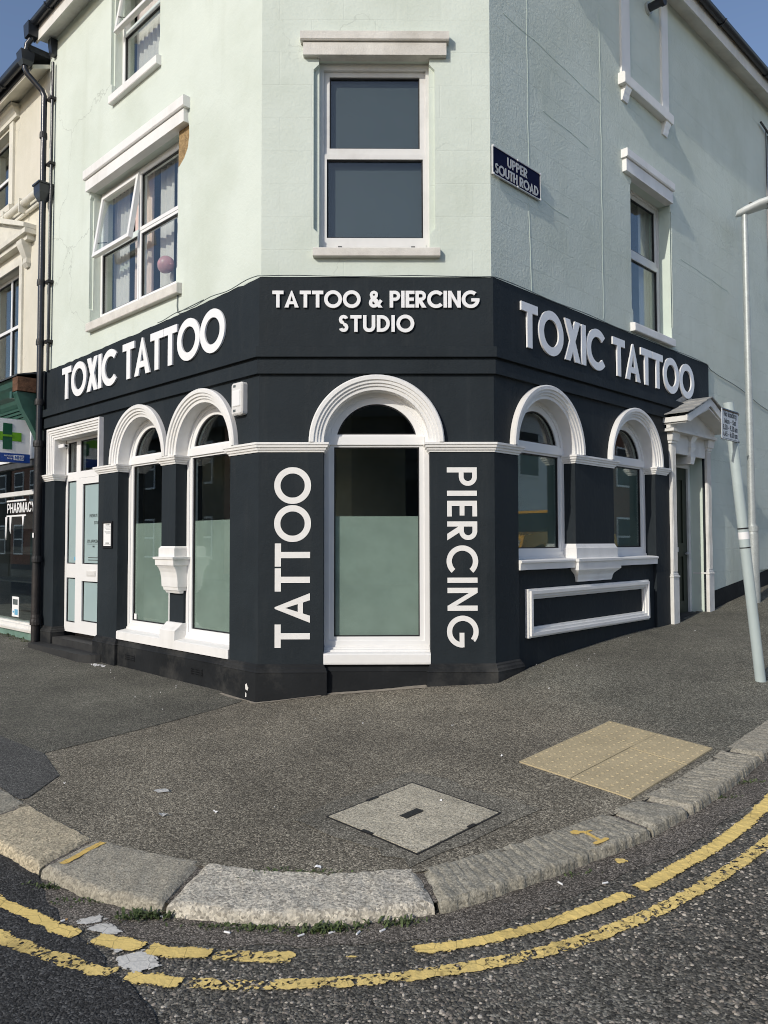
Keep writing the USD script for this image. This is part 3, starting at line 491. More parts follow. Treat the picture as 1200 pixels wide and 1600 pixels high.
# impost bands
imp = [(-.04, 2.408), (.010, 2.408), (.014, 2.424), (.026, 2.430), (.030, 2.448), (.044, 2.455), (.047, 2.476), (.058, 2.482), (.058, 2.503), (-.04, 2.508)]
ips = [[xy('L', 5.40, .03), xy('L', 4.95, .03), xy('L', 4.95, -.125)], [xy('L', 3.53, -.125), xy('L', 3.53, .03), xy('L', 2.98, .03), xy('L', 2.98, -.125)], [xy('L', 1.887, -.125), xy('L', 1.887, .03), xy('L', 1.577, .03), xy('L', 1.577, -.125)],
       [xy('L', .486, -.125), xy('L', .486, .03), xy('L', -.03 * K, .03), xy('C', .637, .03), xy('C', .637, -.125)], [xy('C', 1.713, -.125), xy('C', 1.713, .03), xy('R', -.03 * K, .03), xy('R', .401, .03), xy('R', .401, -.125)],
       [xy('R', 1.545, -.125), xy('R', 1.545, .03), xy('R', 2.454, .03), xy('R', 2.454, -.125)], [xy('R', 3.606, -.125), xy('R', 3.606, .03), xy('R', 3.94, .03), xy('R', 3.94, -.02)]]
for q in ips: part(B, 'impost', sweep(q, imp), M['white'])
# arches: moulded archivolt and white intrados
def archivolt(pl, cu, r):
    ro = .69 - .548 + r
    P = [(r - .004, -.125), (r - .004, .040), (r + .030, .044), (r + .034, .060), (r + .058, .062), (r + .062, .078), (r + .088, .080), (r + .094, .096), (ro - .012, .098), (ro, .085), (ro, .02), (r + .01, .02), (r + .01, -.125)]
    m = arch_sweep(pl, cu, ZS, P, n=48)
    if m.volume < 0: m.invert()
    part(B, 'arch_moulding', m, M['white'], smooth=20)
for a in ARL: archivolt('L', *a)
archivolt('C', *ARC)
for a in ARR: archivolt('R', *a)
def disc_part(cu, r, zmin): return half_disc(cu, ZS, r).intersection(sbox(cu - 2, zmin, cu + 2, 9))
def arch_window(pl, cu, r, zb, zfrost, frost, sill_frame=.1, mat=None, room=True):
    """white frame, transom, half-round light, tall pane, frosted film on its lower part"""
    mat = mat or M['upvc']; fw = .100
    out = arch_shape(cu, r + .012, zb, ZS); g1 = sbox(cu - r + fw, zb + .085, cu + r - fw, 2.478); g2 = disc_part(cu, r - .118, 2.608)
    w = part(B, 'window', [ex(pl, out.difference(unary_union([g1, g2])), -.20, -.128), ex(pl, arch_shape(cu, r + .012, zb, ZS).difference(arch_shape(cu, r - .05, zb + .045, ZS)), -.128, -.116),
                           bx(pl, cu - r + .05, cu + r - .05, 2.50, 2.585, -.13, -.108)], mat)
    part(w, 'gasket', ex(pl, unary_union([g1.difference(g1.buffer(-.012)), g2.difference(g2.buffer(-.012))]), -.165, -.142), M['gasket'])
    part(w, 'pane', ex(pl, g1, -.160, -.154), M['glass']); part(w, 'pane', ex(pl, g2, -.160, -.154), M['glass'])
    if frost is not None: part(w, 'frosted_film', bx(pl, cu - r + fw, cu + r - fw, zb + .08, zfrost, -.176, -.162), frost)
    return w
arch_window('L', ARL[0][0], ARL[0][1], .43, 1.752, M['frost']); wl1 = arch_window('L', ARL[1][0], ARL[1][1], .43, 1.745, M['frost'])
wc1 = arch_window('C', ARC[0], ARC[1], .455, 1.768, M['frost'])
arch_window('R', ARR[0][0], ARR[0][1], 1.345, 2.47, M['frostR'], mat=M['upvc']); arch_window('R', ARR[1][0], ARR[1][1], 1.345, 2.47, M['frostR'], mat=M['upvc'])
part(wl1, 'white_sticker', bx('L', 2.80, 2.86, .53, .60, -.150, -.146), M['paper'])
# left sill, column corbel and base block
part(B, 'shop_sill', [prof_run('L', [(-.14, .285), (.034, .285), (.034, .380), (.02, .388), (-.10, .405), (-.105, .432), (-.14, .432)], .502, 2.983)], M['white'])
def lofted(pl, secs):
    """secs: (z, u0, u1, o_front) bottom to top; back at o=-.15"""
    V, F = [], []
    for z, u0, u1, o in secs: V += [(u0, z, -.16), (u1, z, -.16), (u1, z, o), (u0, z, o)]
    n = len(secs)
    for i in range(n - 1):
        for j in range(4):
            a, b = i * 4 + j, i * 4 + (j + 1) % 4; F += [[a, b, b + 4], [a, b + 4, a + 4]]
    F += [[0, 2, 1], [0, 3, 2]]; t = (n - 1) * 4; F += [[t, t + 1, t + 2], [t, t + 2, t + 3]]
    m = place(trimesh.Trimesh(V, F, process=False), pl); m.fix_normals(); return m
cu = 1.733
part(B, 'corbel', lofted('L', [(.915, cu - .150, cu + .150, -.04), (.945, cu - .155, cu + .155, -.022), (.95, cu - .165, cu + .165, -.010), (.985, cu - .168, cu + .168, -.004), (.99, cu - .178, cu + .178, .006), (1.03, cu - .18, cu + .18, .010), (1.10, cu - .18, cu + .18, .014), (1.16, cu - .182, cu + .182, .026), (1.205, cu - .186, cu + .186, .046), (1.235, cu - .192, cu + .192, .068), (1.24, cu - .205, cu + .205, .080), (1.305, cu - .205, cu + .205, .082), (1.31, cu - .222, cu + .222, .098), (1.335, cu - .225, cu + .225, .102), (1.34, cu - .175, cu + .175, .052), (1.435, cu - .175, cu + .175, .052), (1.44, cu - .172, cu + .172, .046), (1.462, cu - .158, cu + .158, .031)]), M['white'])
part(B, 'base_block', lofted('L', [(.38, cu - .165, cu + .165, .036), (.49, cu - .165, cu + .165, .036), (.50, cu - .168, cu + .168, .028), (.535, cu - .172, cu + .172, -.02), (.575, cu - .172, cu + .172, -.06)]), M['white'])
for q in (Polygon([(.10, .02), (.135, .03), (.14, .075), (.115, .09), (.10, .06), (.085, .05)]), Polygon([(.12, -.045), (.14, -.05), (.135, -.0), (.118, -.01)])): part(B, 'paint_chip', ex('L', q, .07, .0735), M['whitedirty'])
for u in (2.62, 1.10):
    ab = part(B, 'air_brick', ex('L', sbox(u - .12, .045, u + .12, .125).difference(unary_union([sbox(u - .11 + i * .025, .052 + j * .024, u - .095 + i * .025, .068 + j * .024) for i in range(9) for j in range(3)])), .026, .038), M['plinth'])
# corner window sill
part(B, 'shop_sill', [prof_run('C', [(-.16, .283), (.032, .283), (.036, .30), (.036, .378), (.026, .390), (-.05, .398), (-.055, .415), (-.085, .42), (-.09, .437), (-.11, .44), (-.112, .457), (-.16, .457)], .640, 1.711)], M['white'])
# right sill, pedestal and panel frame
part(B, 'shop_sill', [prof_run('R', [(-.15, 1.206), (.050, 1.206), (.054, 1.275), (.068, 1.282), (.068, 1.300), (.05, 1.309), (-.10, 1.318), (-.105, 1.347), (-.15, 1.347)], .403, 3.60)], M['white'])
cu = 2.0
part(B, 'pedestal', lofted('R', [(1.040, cu - .40, cu + .40, .012), (1.062, cu - .405, cu + .405, .020), (1.09, cu - .41, cu + .41, .024), (1.12, cu - .425, cu + .425, .034), (1.145, cu - .455, cu + .455, .056), (1.165, cu - .485, cu + .485, .078), (1.172, cu - .49, cu + .49, .080), (1.178, cu - .50, cu + .50, .092), (1.27, cu - .50, cu + .50, .094), (1.276, cu - .52, cu + .52, .108), (1.305, cu - .522, cu + .522, .110), (1.315, cu - .485, cu + .485, .058), (1.43, cu - .485, cu + .485, .058), (1.438, cu - .478, cu + .478, .048), (1.478, cu - .457, cu + .457, .031)]), M['white'])
pf = [sbox(.57, .485, 3.36, 1.00)]
for k, (d, o) in enumerate([(0, .030), (.012, .052), (.045, .064), (.06, .048), (.085, .020)]): pf.append((d, o))
ring = lambda a, b: sbox(.57 + a, .485 + a, 3.36 - a, 1.00 - a).difference(sbox(.57 + b, .485 + b, 3.36 - b, 1.00 - b))
part(B, 'panel_frame', [ex('R', ring(0, .02), -.02, .034), ex('R', ring(.02, .055), -.02, .058), ex('R', ring(.055, .085), -.02, .040), ex('R', ring(.085, .11), -.02, .018)], M['white'])
# black painted foot of the wall beyond the porch
part(B, 'plinth', ex('R', Polygon([(5.44, -.2), (14, -.2), (14, 1.72), (6.9, .885), (5.44, .735)]), -.02, .008), M['plinth'])
# door recess on the left: moulded surround, door, side light, steps
sur = lambda a, b: sbox(3.40 + a, 2.5, 5.10 - a, 3.16 - a).difference(sbox(3.40 + b, 2.4, 5.10 - b, 3.16 - b))
part(B, 'door_surround', [ex('L', sur(0, .03), .0, .092), ex('L', sur(.03, .062), .0, .078), ex('L', sur(.062, .09), .0, .066), ex('L', sur(.09, .125), .0, .052), ex('L', sur(.125, .156), -.13, .040)], M['white'])
g = [sbox(4.595, .36, 4.885, 1.0), sbox(4.595, 1.20, 4.885, 2.40), sbox(4.60, 2.525, 4.885, 2.965), sbox(3.62, 2.525, 4.47, 2.965), sbox(3.62, .22, 4.495, 2.43)]
part(B, 'door_frame', [ex('L', sbox(3.52, .22, 4.96, 3.02).difference(unary_union(g)), -.22, -.14)], M['upvc'])
dg = [sbox(3.76, .40, 4.365, .965), sbox(3.76, 1.205, 4.365, 2.335)]
dr = part(B, 'door', [ex('L', sbox(3.625, .225, 4.488, 2.425).difference(unary_union(dg)), -.205, -.132)], M['upvc'])
part(dr, 'letter_plate', [bx('L', 3.93, 4.20, 1.04, 1.115, -.132, -.124), bx('L', 3.95, 4.18, 1.055, 1.10, -.124, -.119)], M['upvcgrey'])
for q in dg + g[:2]:
    part(dr, 'gasket', ex('L', q.difference(q.buffer(-.014)), -.175, -.150), M['gasket']); part(dr, 'frosted_pane', ex('L', q, -.178, -.162), M['frostdoor'])
for q in g[2:4]: part(dr, 'gasket', ex('L', q.difference(q.buffer(-.014)), -.175, -.150), M['gasket']); part(dr, 'pane', ex('L', q, -.168, -.162), M['glass'])
def wall_text(pl, s, h, u, z, o, rev=False, mirror_u=None, depth=.002, bold=False):
    """flat lettering on a wall plane, reading left to right as seen from the street; (u, z) = start of the base line"""
    m = meshkit.text_mesh(s, h, depth, bold); v = m.vertices
    sgn = -1 if pl == 'L' else 1
    m2 = trimesh.Trimesh(np.c_[u + sgn * v[:, 0], z + v[:, 1], o + v[:, 2]], m.faces if sgn > 0 else np.asarray(m.faces)[:, ::-1], process=False)
    m2 = place(m2, pl)
    return m2
def fit_text(pl, s, h, wd, uc, z, o, depth=.002):
    m = meshkit.text_mesh(s, h, depth, True); x0, x1 = m.bounds[0, 0], m.bounds[1, 0]; m.vertices = (m.vertices - [x0, 0, 0]) * [wd / (x1 - x0), 1, 1] + [uc - wd / 2, z, o]; return place(m, pl)
def wall_text_c(pl, s, h, uc, z, o, bold=False, depth=.002):
    m = meshkit.text_mesh(s, h, depth, bold); w = m.bounds[1, 0] - m.bounds[0, 0]; return wall_text(pl, s, h, uc + (w / 2 if pl == 'L' else -w / 2), z, o, bold=bold, depth=depth)
for q in ([wall_text('L', 'PRIVATE TATTOO', .042, 4.20, 1.86, -.161, depth=.003), wall_text('L', 'STUDIO', .042, 4.06, 1.76, -.161, depth=.003)], [wall_text('L', 'BY APPOINTMENT', .045, 4.26, 1.50, -.161, depth=.003), bx('L', 3.8, 4.26, 1.483, 1.487, -.161, -.158), wall_text('L', 'ONLY', .022, 4.10, 1.44, -.161, depth=.003)]):
    part(dr, 'door_lettering', q, M['greyprint'], kind='stuff')
for z in (1.29, 1.255): part(dr, 'printed_line', bx('L', 3.80, 4.23, z, z + .012, -.161, -.159), M['greyprint'])
part(dr, 'blue_sticker', bx('L', 4.63, 4.68, 1.25, 1.30, -.161, -.157), M['skyblue'])
part(B, 'doorstep', bx('L', 3.50, 4.97, -.4, .152, -.23, .045), M['step'])
a = np.linspace(0, math.pi / 2, 8)
stp = [(3.30 + .0, .02), (5.24, .02), (5.24, .26)] + [(3.62 - .32 * math.sin(t), .04 + .22 * math.cos(t)) for t in a]
ls = Polygon(stp)
m = trimesh.creation.extrude_polygon(ls, .40, engine='earcut'); v = m.vertices; m.vertices = np.c_[v[:, 0], v[:, 2] - .345, v[:, 1]]; m = place(trimesh.Trimesh(m.vertices, m.faces, process=False), 'L'); m.fix_normals()
part(B, 'doorstep', m, M['step'])
# first and second floor windows
def lintel(pl, u0, u1, z0, z1, zt, ov, mat):
    part(B, 'lintel', [prof_run(pl, [(-.05, z0), (.060, z0), (.060, z1 - .008), (.05, z1), (-.05, z1)], u0, u1), prof_run(pl, [(-.05, z1), (.078, z1), (.092, z1 + .012), (.092, zt - .006), (.085, zt), (-.05, zt)], u0 - ov[0], u1 + ov[1])], mat)
lintel('C', .428, 1.898, 6.495, 6.634, 6.730, (.028, .027), M['stonesill'])
lintel('L', 1.42, 3.985, 6.366, 6.525, 6.655, (.04, .02), M['white'])
lintel('R', 2.862, 4.258, 6.305, 6.475, 6.585, (.03, .0), M['white'])
def sill(pl, u0, u1, z0, z1, mat, p=.07): part(B, 'window_sill', prof_run(pl, [(-.16, z0), (p - .008, z0), (p, z0 + .008), (p, z1 - .012), (p - .012, z1), (-.16, z1 + .03)], u0, u1), mat)
sill('C', .532, 1.824, 4.400, 4.492, M['stonesill']); sill('L', 1.525, 3.90, 4.385, 4.505, M['stonesill']); sill('L', 2.046, 3.31, 7.330, 7.445, M['white']); sill('R', 3.022, 4.243, 4.245, 4.352, M['white'])
def lights(parent, pl, qs, o, mat=None):
    for q in qs:
        part(parent, 'gasket', ex(pl, q.difference(q.buffer(-.013)), o - .012, o + .012), M['gasket']); part(parent, 'pane', ex(pl, q, o - .009, o - .003), mat or M['glass'])
# corner sash window
q1, q2 = sbox(.688, 5.612, 1.632, 6.378), sbox(.662, 4.655, 1.662, 5.488)
w = part(B, 'sash_window', [ex('C', sbox(.587, 4.50, 1.725, 6.52).difference(sbox(.628, 4.52, 1.692, 6.43)), -.24, -.10), ex('C', sbox(.628, 5.545, 1.692, 6.44).difference(q1), -.20, -.135), ex('C', sbox(.628, 4.56, 1.692, 5.54).difference(q2), -.165, -.110), bx('C', .628, 1.692, 4.50, 4.58, -.2, -.09), bx('C', .64, 1.68, 5.54, 5.552, -.2, -.125)], M['upvcgrey'])
lights(w, 'C', [q1], -.165); lights(w, 'C', [q2], -.140)
part(w, 'sash_lift', [bx('C', .78, .82, 4.535, 4.555, -.09, -.075), bx('C', 1.535, 1.575, 4.535, 4.555, -.09, -.075)], M['gasket'])
single('roller_blind', bx('C', .63, 1.69, 4.53, 6.43, -.218, -.212), M['blind'], 'plain slate roller blind drawn behind the sash window above the corner sign', 'blind')
# left first floor window: four lights, one top-hung sash standing open
qs = [sbox(1.90, 5.575, 2.775, 6.27), sbox(1.74, 5.575, 2.775, 6.27), sbox(1.74, 4.66, 2.765, 5.49), sbox(2.865, 4.66, 3.865, 5.49), sbox(2.865, 5.575, 3.865, 6.27)]
w = part(B, 'casement_window', [ex('L', sbox(1.655, 4.53, 3.935, 6.38).difference(unary_union(qs[1:])), -.22, -.15), ex('L', sbox(1.70, 5.53, 2.815, 6.31).difference(qs[1]), -.15, -.135), ex('L', sbox(1.70, 4.60, 2.805, 5.525).difference(qs[2]), -.15, -.14), ex('L', sbox(2.83, 4.60, 3.905, 5.525).difference(qs[3]), -.15, -.14)], M['upvc'])
lights(w, 'L', qs[1:4], -.165)
def open_sash(parent, pl, u0, u1, z0, z1, ang, fw=.055, o=-.135):
    fr = sbox(u0, z0 - z1, u1, 0).difference(sbox(u0 + fw, z0 - z1 + fw, u1 - fw, -fw)); gl = sbox(u0 + fw, z0 - z1 + fw, u1 - fw, -fw); c, s = math.cos(ang), math.sin(ang); out = []
    for q, a, b in ((fr, -.03, .03), (gl, -.003, .003)):
        ms = []
        for k in polys(q): mm = trimesh.creation.extrude_polygon(k, b - a, engine='earcut'); mm.apply_translation([0, 0, a]); ms.append(mm)
        mm = cat_(ms); v = mm.vertices; zz_, oo = v[:, 1], v[:, 2]
        mm = trimesh.Trimesh(np.c_[v[:, 0], z1 + zz_ * c + oo * s, o - zz_ * s + oo * c], mm.faces, process=False); out.append(place(mm, pl))
    sp = part(parent, 'open_sash', out[0], M['upvc']); part(sp, 'pane', out[1], M['glass'])
    part(sp, 'stay', tube([pt(pl, u1 - .08, -.15, z0 + .25), pt(pl, u1 - .08, -.02, z0 + .2)], .006, 6), M['gasket'])
open_sash(w, 'L', 2.79, 3.83, 5.40, 6.29, math.radians(8.7))
part(w, 'window_latch', [bx('L', 3.30, 3.36, 5.53, 5.60, -.15, -.13)], M['gasket'])
# left second floor window
qs = [sbox(2.20, 7.52, 3.27, 8.32), sbox(2.20, 8.40, 3.27, 8.98)]
w = part(B, 'casement_window', [ex('L', sbox(2.11, 7.45, 3.36, 9.03).difference(unary_union(qs)), -.22, -.15), ex('L', sbox(2.15, 7.49, 3.32, 8.35).difference(qs[0]), -.15, -.14)], M['upvc'])
lights(w, 'L', qs[:1], -.165)
open_sash(w, 'L', 2.16, 3.31, 8.33, 9.0, math.radians(9.5))
# right first floor sash
q1, q2 = sbox(3.19, 5.50, 4.20, 6.22), sbox(3.175, 4.48, 4.215, 5.36)
w = part(B, 'sash_window', [ex('R', sbox(3.10, 4.35, 4.285, 6.32).difference(sbox(3.13, 4.38, 4.255, 6.28)), -.26, -.17), ex('R', sbox(3.13, 5.44, 4.255, 6.29).difference(q1), -.24, -.20), ex('R', sbox(3.13, 4.37, 4.255, 5.43).difference(q2), -.22, -.175)], M['upvcgrey'])
lights(w, 'R', [q1], -.22); lights(w, 'R', [q2], -.20)
part(B, 'reveal_lining', [bx('R', 4.274, 4.2795, 4.36, 6.30, -.165, -.004)], M['mintplain'])
# blind window panel and flue, right second floor
for u0, u1 in ((2.835, 3.07), (4.035, 4.245)): part(B, 'blind_window_strip', bx('R', u0, u1, 7.56, 9.25, -.02, .030), M['white'])
part(B, 'window_sill', prof_run('R', [(-.03, 7.43), (.092, 7.43), (.10, 7.44), (.10, 7.555), (.085, 7.575), (-.03, 7.58)], 2.782, 4.238), M['white'])
for u in (2.93, 4.12):
    part(B, 'sill_bracket', prof_run('R', [(-.02, 7.255), (.022, 7.255), (.028, 7.29), (.044, 7.33), (.048, 7.36), (.07, 7.40), (.078, 7.43), (-.02, 7.43)], u - .075, u + .075), M['white'])
fl = part(B, 'flue', tube([pt('R', 3.66, -.01, 8.88), pt('R', 3.66, .22, 8.88)], .055, 16), M['gutter'])
part(fl, 'flue_collar', tube([pt('R', 3.66, -.01, 8.88), pt('R', 3.66, .035, 8.88)], .085, 16), M['galv'])
part(fl, 'flue_cap', [tube([pt('R', 3.66, .20, 8.88), pt('R', 3.66, .25, 8.88)], .066, 16)], M['gasket'])
# rendered box against the far end of the right wall
part(B, 'wall_projection', bx('R', 7.40, 9.2, 1.02, 1.655, -.02, .035), M['mintR'])
for q, r_ in (([(.70, 5.20), (.705, 4.8), (.74, 4.23)], .0032), ([(.70, 5.62), (.69, 7.2), (.70, 9.0)], .0025), ([(2.30, 8.2), (2.31, 6.4), (2.31, 4.25)], .003), ([(.86, 5.34), (1.2, 5.30), (1.52, 5.28)], .003), ([(1.0, 6.35), (1.5, 6.33), (1.98, 6.30)], .0028), ([(.25, 7.1), (1.0, 7.08), (2.3, 6.98)], .0028), ([(4.6, 5.62), (5.3, 5.60), (6.4, 5.56)], .0028)):
    part(B, 'render_ridge', tube([pt('R', u + .006 * math.sin(7 * z), .001, z + .006 * math.sin(9 * u)) for u, z in [(np.interp(k, [0, 1, 2], [p[0] for p in q]), np.interp(k, [0, 1, 2], [p[1] for p in q])) for k in np.linspace(0, 2, 14)]], r_, 6), M['mintplain'])
# eaves: soffit, fascia board, gutter; slightly rising along the side road
def shear_R(m):
    v = m.vertices; u = (v[:, :2] - PL['R'][0][:2]) @ PL['R'][1][:2]; v[:, 2] += .039 * np.maximum(u, 0); m.vertices = v; return m
ev = [xy('L', 5.40, 0), xy('L', 0, 0), xy('R', 0, 0), xy('R', 14, 0)]
def ev_sweep(prof): 
    m = sweep(ev, prof); return shear_R(m)
ZE = 9.15
part(B, 'eaves_soffit', ev_sweep([(-.05, ZE), (.20, ZE - .02), (.20, ZE + .01), (-.05, ZE + .03)]), M['whitedirty'])
part(B, 'fascia_board', ev_sweep([(.201, ZE - .085), (.226, ZE - .085), (.226, ZE + .19), (.201, ZE + .19)]), M['whitedirty'])
ga = np.linspace(math.pi, 2 * math.pi, 9)
part(B, 'gutter', ev_sweep([(.292 + .062 * math.cos(t), ZE + .165 + .062 * math.sin(t)) for t in ga] + [(.292 + .054 * math.cos(t), ZE + .166 + .054 * math.sin(t)) for t in ga[::-1]]), M['gutter'], smooth=40)
for u in (1.2, 3.0, 4.75):
    part(B, 'gutter_bracket', tube([pt('L', u, .292 + .068 * math.cos(t), ZE + .165 + .068 * math.sin(t)) for t in ga], .012, 6), M['gutter'])
for u in (1.6, 3.6, 5.6, 7.6):
    part(B, 'gutter_bracket', shear_R(tube([pt('R', u, .292 + .068 * math.cos(t), ZE + .165 + .068 * math.sin(t)) for t in ga], .012, 6)), M['gutter'])
# roof, party walls, floors
bk = xy('L', 5.4, -6.2); bk2 = xy('R', 14, -5.2)
foot = Polygon([xy('L', 5.38, -.3), xy('L', 0, -.31), xy('R', 0, -.31), xy('R', 13.9, -.3), xy('R', 13.9, -8), xy('L', 5.38, -7)])
def slab_xy(poly, z0, z1):
    m = trimesh.creation.extrude_polygon(poly, z1 - z0, engine='earcut'); m.apply_translation([0, 0, z0]); return m
ring_xy = foot.buffer(.001).difference(foot.buffer(-.2))
part(B, 'roof', [slab_xy(Polygon([xy('L', 5.4, -.9), xy('L', 0, -.9), xy('R', 0, -.9), xy('R', 14, -.9), xy('R', 14, -8), xy('L', 5.4, -7)]), FZ + .5, FZ + .7)], M['slate'])
part(B, 'roof_verge', ev_sweep([(-.30, ZE + .19), (.27, ZE + .175), (.27, ZE + .20), (-.3, ZE + .32), (-3.5, ZE + 1.7), (-3.5, ZE + 1.6)]), M['slate'])
backw = Polygon([xy('L', 5.38, -7), xy('L', 5.38, -7.2), xy('R', 14, -8.2), xy('R', 13.9, -8)])
part(B, 'inner_wall', [slab_xy(Polygon([xy('L', 5.39, -.28), xy('L', 5.2, -.28), xy('L', 5.2, -7), xy('L', 5.39, -7)]), -.4, FZ + .5), slab_xy(Polygon([xy('R', 13.98, -.28), xy('R', 13.8, -.28), xy('R', 13.8, -8), xy('R', 13.98, -8)]), -.4, FZ + .6), slab_xy(backw, -.4, FZ + .6)], M['room'])
part(B, 'floor', [slab_xy(foot, -.1, .2), slab_xy(foot, 3.95, 4.25), slab_xy(foot, 7.0, 7.3)], M['room'])
# shop interior: back partition and a bench, dimly seen through the clear upper panes
part(B, 'partition', [slab_xy(Polygon([xy('L', 5.2, -2.2), xy('L', 1.0, -2.2), xy('L', .6, -2.8), xy('R', 0, -4.0), xy('R', 5.5, -2.6), xy('R', 5.5, -2.75), xy('R', 0, -4.15), xy('L', .55, -2.95), xy('L', 1.0, -2.35), xy('L', 5.2, -2.35)]), .2, 3.95)], M['roomlight'])
part(B, 'partition', [slab_xy(Polygon([xy('L', 5.2, -1.9), xy('L', 0.2, -1.9), xy('R', .3, -3.2), xy('R', 4.6, -2.0), xy('R', 9, -2.0), xy('R', 9, -2.15), xy('R', 4.6, -2.15), xy('R', .3, -3.35), xy('L', .15, -2.05), xy('L', 5.2, -2.05)]), 4.25, 7.0)], M['roomlight'])
# curtains and a balloon in the left first floor window; curtains at the right
def curtain(pl, u0, u1, z0, z1, o, mat, label, amp=.014, waves=9):
    n = 70; u = np.linspace(u0, u1, n); oo = o + amp * np.sin((u - u0) * waves * 2 * math.pi + .8 * np.sin((u - u0) * 7)); V = []
    for z in np.linspace(z0, z1, 4): V += [(a, z, b) for a, b in zip(u, oo)]
    m = place(grid_mesh(np.array(V), 4, n), pl); single('curtain', m, mat, label, 'curtain', smooth=True, group='curtains in the upper windows')
curtain('L', 1.72, 2.24, 4.55, 6.4, -.34, M['curtain'], 'pale curtain at the right edge of the mint wall window with the balloon')
curtain('L', 2.40, 2.74, 4.55, 6.4, -.40, M['curtain'], 'narrow pale curtain just left of the pink balloon', waves=7)
curtain('L', 2.84, 3.36, 4.55, 6.4, -.36, M['curtainpink'], 'pinkish curtain behind the open top-hung sash')
curtain('L', 3.50, 3.95, 4.55, 6.4, -.36, M['curtain'], 'beige curtain at the left edge of the casement window with the open sash')
curtain('R', 4.02, 4.40, 4.4, 6.4, -.36, M['curtain'], 'cream curtain at the far side of the sash window above the second toxic lettering', waves=10)
curtain('L', 2.5, 3.3, 7.3, 9.0, -.34, M['curtain'], 'pale blue white curtain in the topmost left window')
bal = trimesh.creation.icosphere(3, .105); v = bal.vertices; bal.vertices = v * np.where(v[:, 2:] < 0, [1, 1, 1.25], [1, 1, 1.0]); bal.apply_transform(trimesh.transformations.rotation_matrix(math.radians(70), [S2, S2, 0])); bal.apply_translation(pt('L', 2.37, -.275, 5.02))
kn_ = trimesh.creation.cone(.02, .03, sections=10); kn_.apply_translation(pt('L', 2.26, -.275, 4.985))
bl = thing('balloon', 'pink balloon floating inside the window above the left lettering', 'balloon', pt('L', 2.37, -.275, 4.9))
part(bl, 'balloon_skin', bal, M['balloon'], smooth=True); part(bl, 'knot', kn_, M['balloon'])
# porch over the side door
po = part(B, 'porch', [lofted('R', [(.2, 4.02, 4.20, .080), (1.005, 4.02, 4.20, .080), (1.01, 4.01, 4.21, .088), (1.03, 4.01, 4.21, .088), (1.035, 4.03, 4.19, .072), (1.055, 4.025, 4.195, .076), (1.06, 4.04, 4.18, .066), (2.86, 4.04, 4.18, .066), (2.865, 4.02, 4.20, .082), (2.90, 4.02, 4.20, .085), (2.905, 4.005, 4.215, .10), (3.0, 3.99, 4.23, .115), (3.02, 3.99, 4.23, .12)]),
                       lofted('R', [(.2, 5.25, 5.43, .080), (1.015, 5.25, 5.43, .080), (1.02, 5.24, 5.44, .088), (1.04, 5.24, 5.44, .088), (1.045, 5.26, 5.42, .072), (1.065, 5.255, 5.425, .076), (1.07, 5.27, 5.41, .066), (2.86, 5.27, 5.41, .066), (2.865, 5.25, 5.43, .082), (2.90, 5.25, 5.43, .085), (2.905, 5.235, 5.445, .10), (3.0, 5.22, 5.46, .115), (3.02, 5.22, 5.46, .12)]),
                       bx('R', 4.20, 5.25, 2.74, 3.04, -.0, .05)] + [bx('R', u + k * .034, u + k * .034 + .012, 1.09, 2.84, .066, .073) for u in (4.058, 5.288) for k in range(4)], M['porchwhite'], label='white pilastered porch with a small gabled canopy')
part(po, 'scroll', [lofted('R', [(2.62, 4.66, 4.78, .07), (2.72, 4.64, 4.80, .09), (2.80, 4.66, 4.78, .075), (2.86, 4.63, 4.81, .10), (2.94, 4.66, 4.78, .085), (3.02, 4.62, 4.82, .13)])], M['porchwhite'])
UE0, UE1, UA, ZEV, ZAP, OF = 3.87, 5.49, 4.68, 3.13, 3.47, .37
gab = Polygon([(UE0, ZEV), (UE0, ZEV + .075), (UA, ZAP + .06), (UE1, ZEV + .075), (UE1, ZEV), (UE1 - .1, ZEV), (UA, ZAP - .045), (UE0 + .1, ZEV)])
part(po, 'bargeboard', ex('R', gab, OF - .025, OF), M['porchwhite'])
part(po, 'eaves_board', [bx('R', UE0, UE0 + .025, ZEV, ZEV + .07, .03, OF - .026), bx('R', UE1 - .025, UE1, ZEV, ZEV + .07, .03, OF - .026)], M['porchwhite'])
part(po, 'ceiling_board', [ex('R', Polygon([(UE0 + .03, ZEV + .0), (UA, ZAP - .06), (UE1 - .03, ZEV + .0), (UE1 - .03, ZEV - .02), (UA, ZAP - .09), (UE0 + .03, ZEV - .02)]), .03, OF - .026), bx('R', UE0 + .05, UE1 - .05, 3.02, 3.06, .0, .16)], M['porchwhite'])
rn = np.random.default_rng(5)
for sgn, ue in ((-1, UE0 - .035), (1, UE1 + .035)):  # felt strips on each slope
    for k in range(4):
        a0, a1 = k / 4, (k + 1) / 4 + .03
        P = lambda t, dz: (ue + (UA - ue) * t, ZEV + .078 + (ZAP + .062 - ZEV - .078) * t + dz)
        q = Polygon([P(a0, .012 + .004 * (3 - k) + rn.uniform(0, .006)), P(min(a1, 1), .008), P(min(a1, 1), .024), P(a0, .032 + rn.uniform(0, .006))])
        part(po, 'roof_felt', ex('R', q, .028, OF + .03 + rn.uniform(-.006, .01)), M['lead'])
part(po, 'tympanum', ex('R', Polygon([(UE0 + .04, 3.061), (UE0 + .04, ZEV + .03), (UA, ZAP + .01), (UE1 - .04, ZEV + .03), (UE1 - .04, 3.061)]), .06, .118), M['porchwhite'])
part(po, 'roof_flashing', [ex('R', Polygon([(UE0 - .03, ZEV + .11), (UA, ZAP + .10), (UE1 + .03, ZEV + .11), (UE1 + .02, ZEV + .19), (UA, ZAP + .18), (UE0 - .02, ZEV + .19)]), .028, .040)], M['lead'])
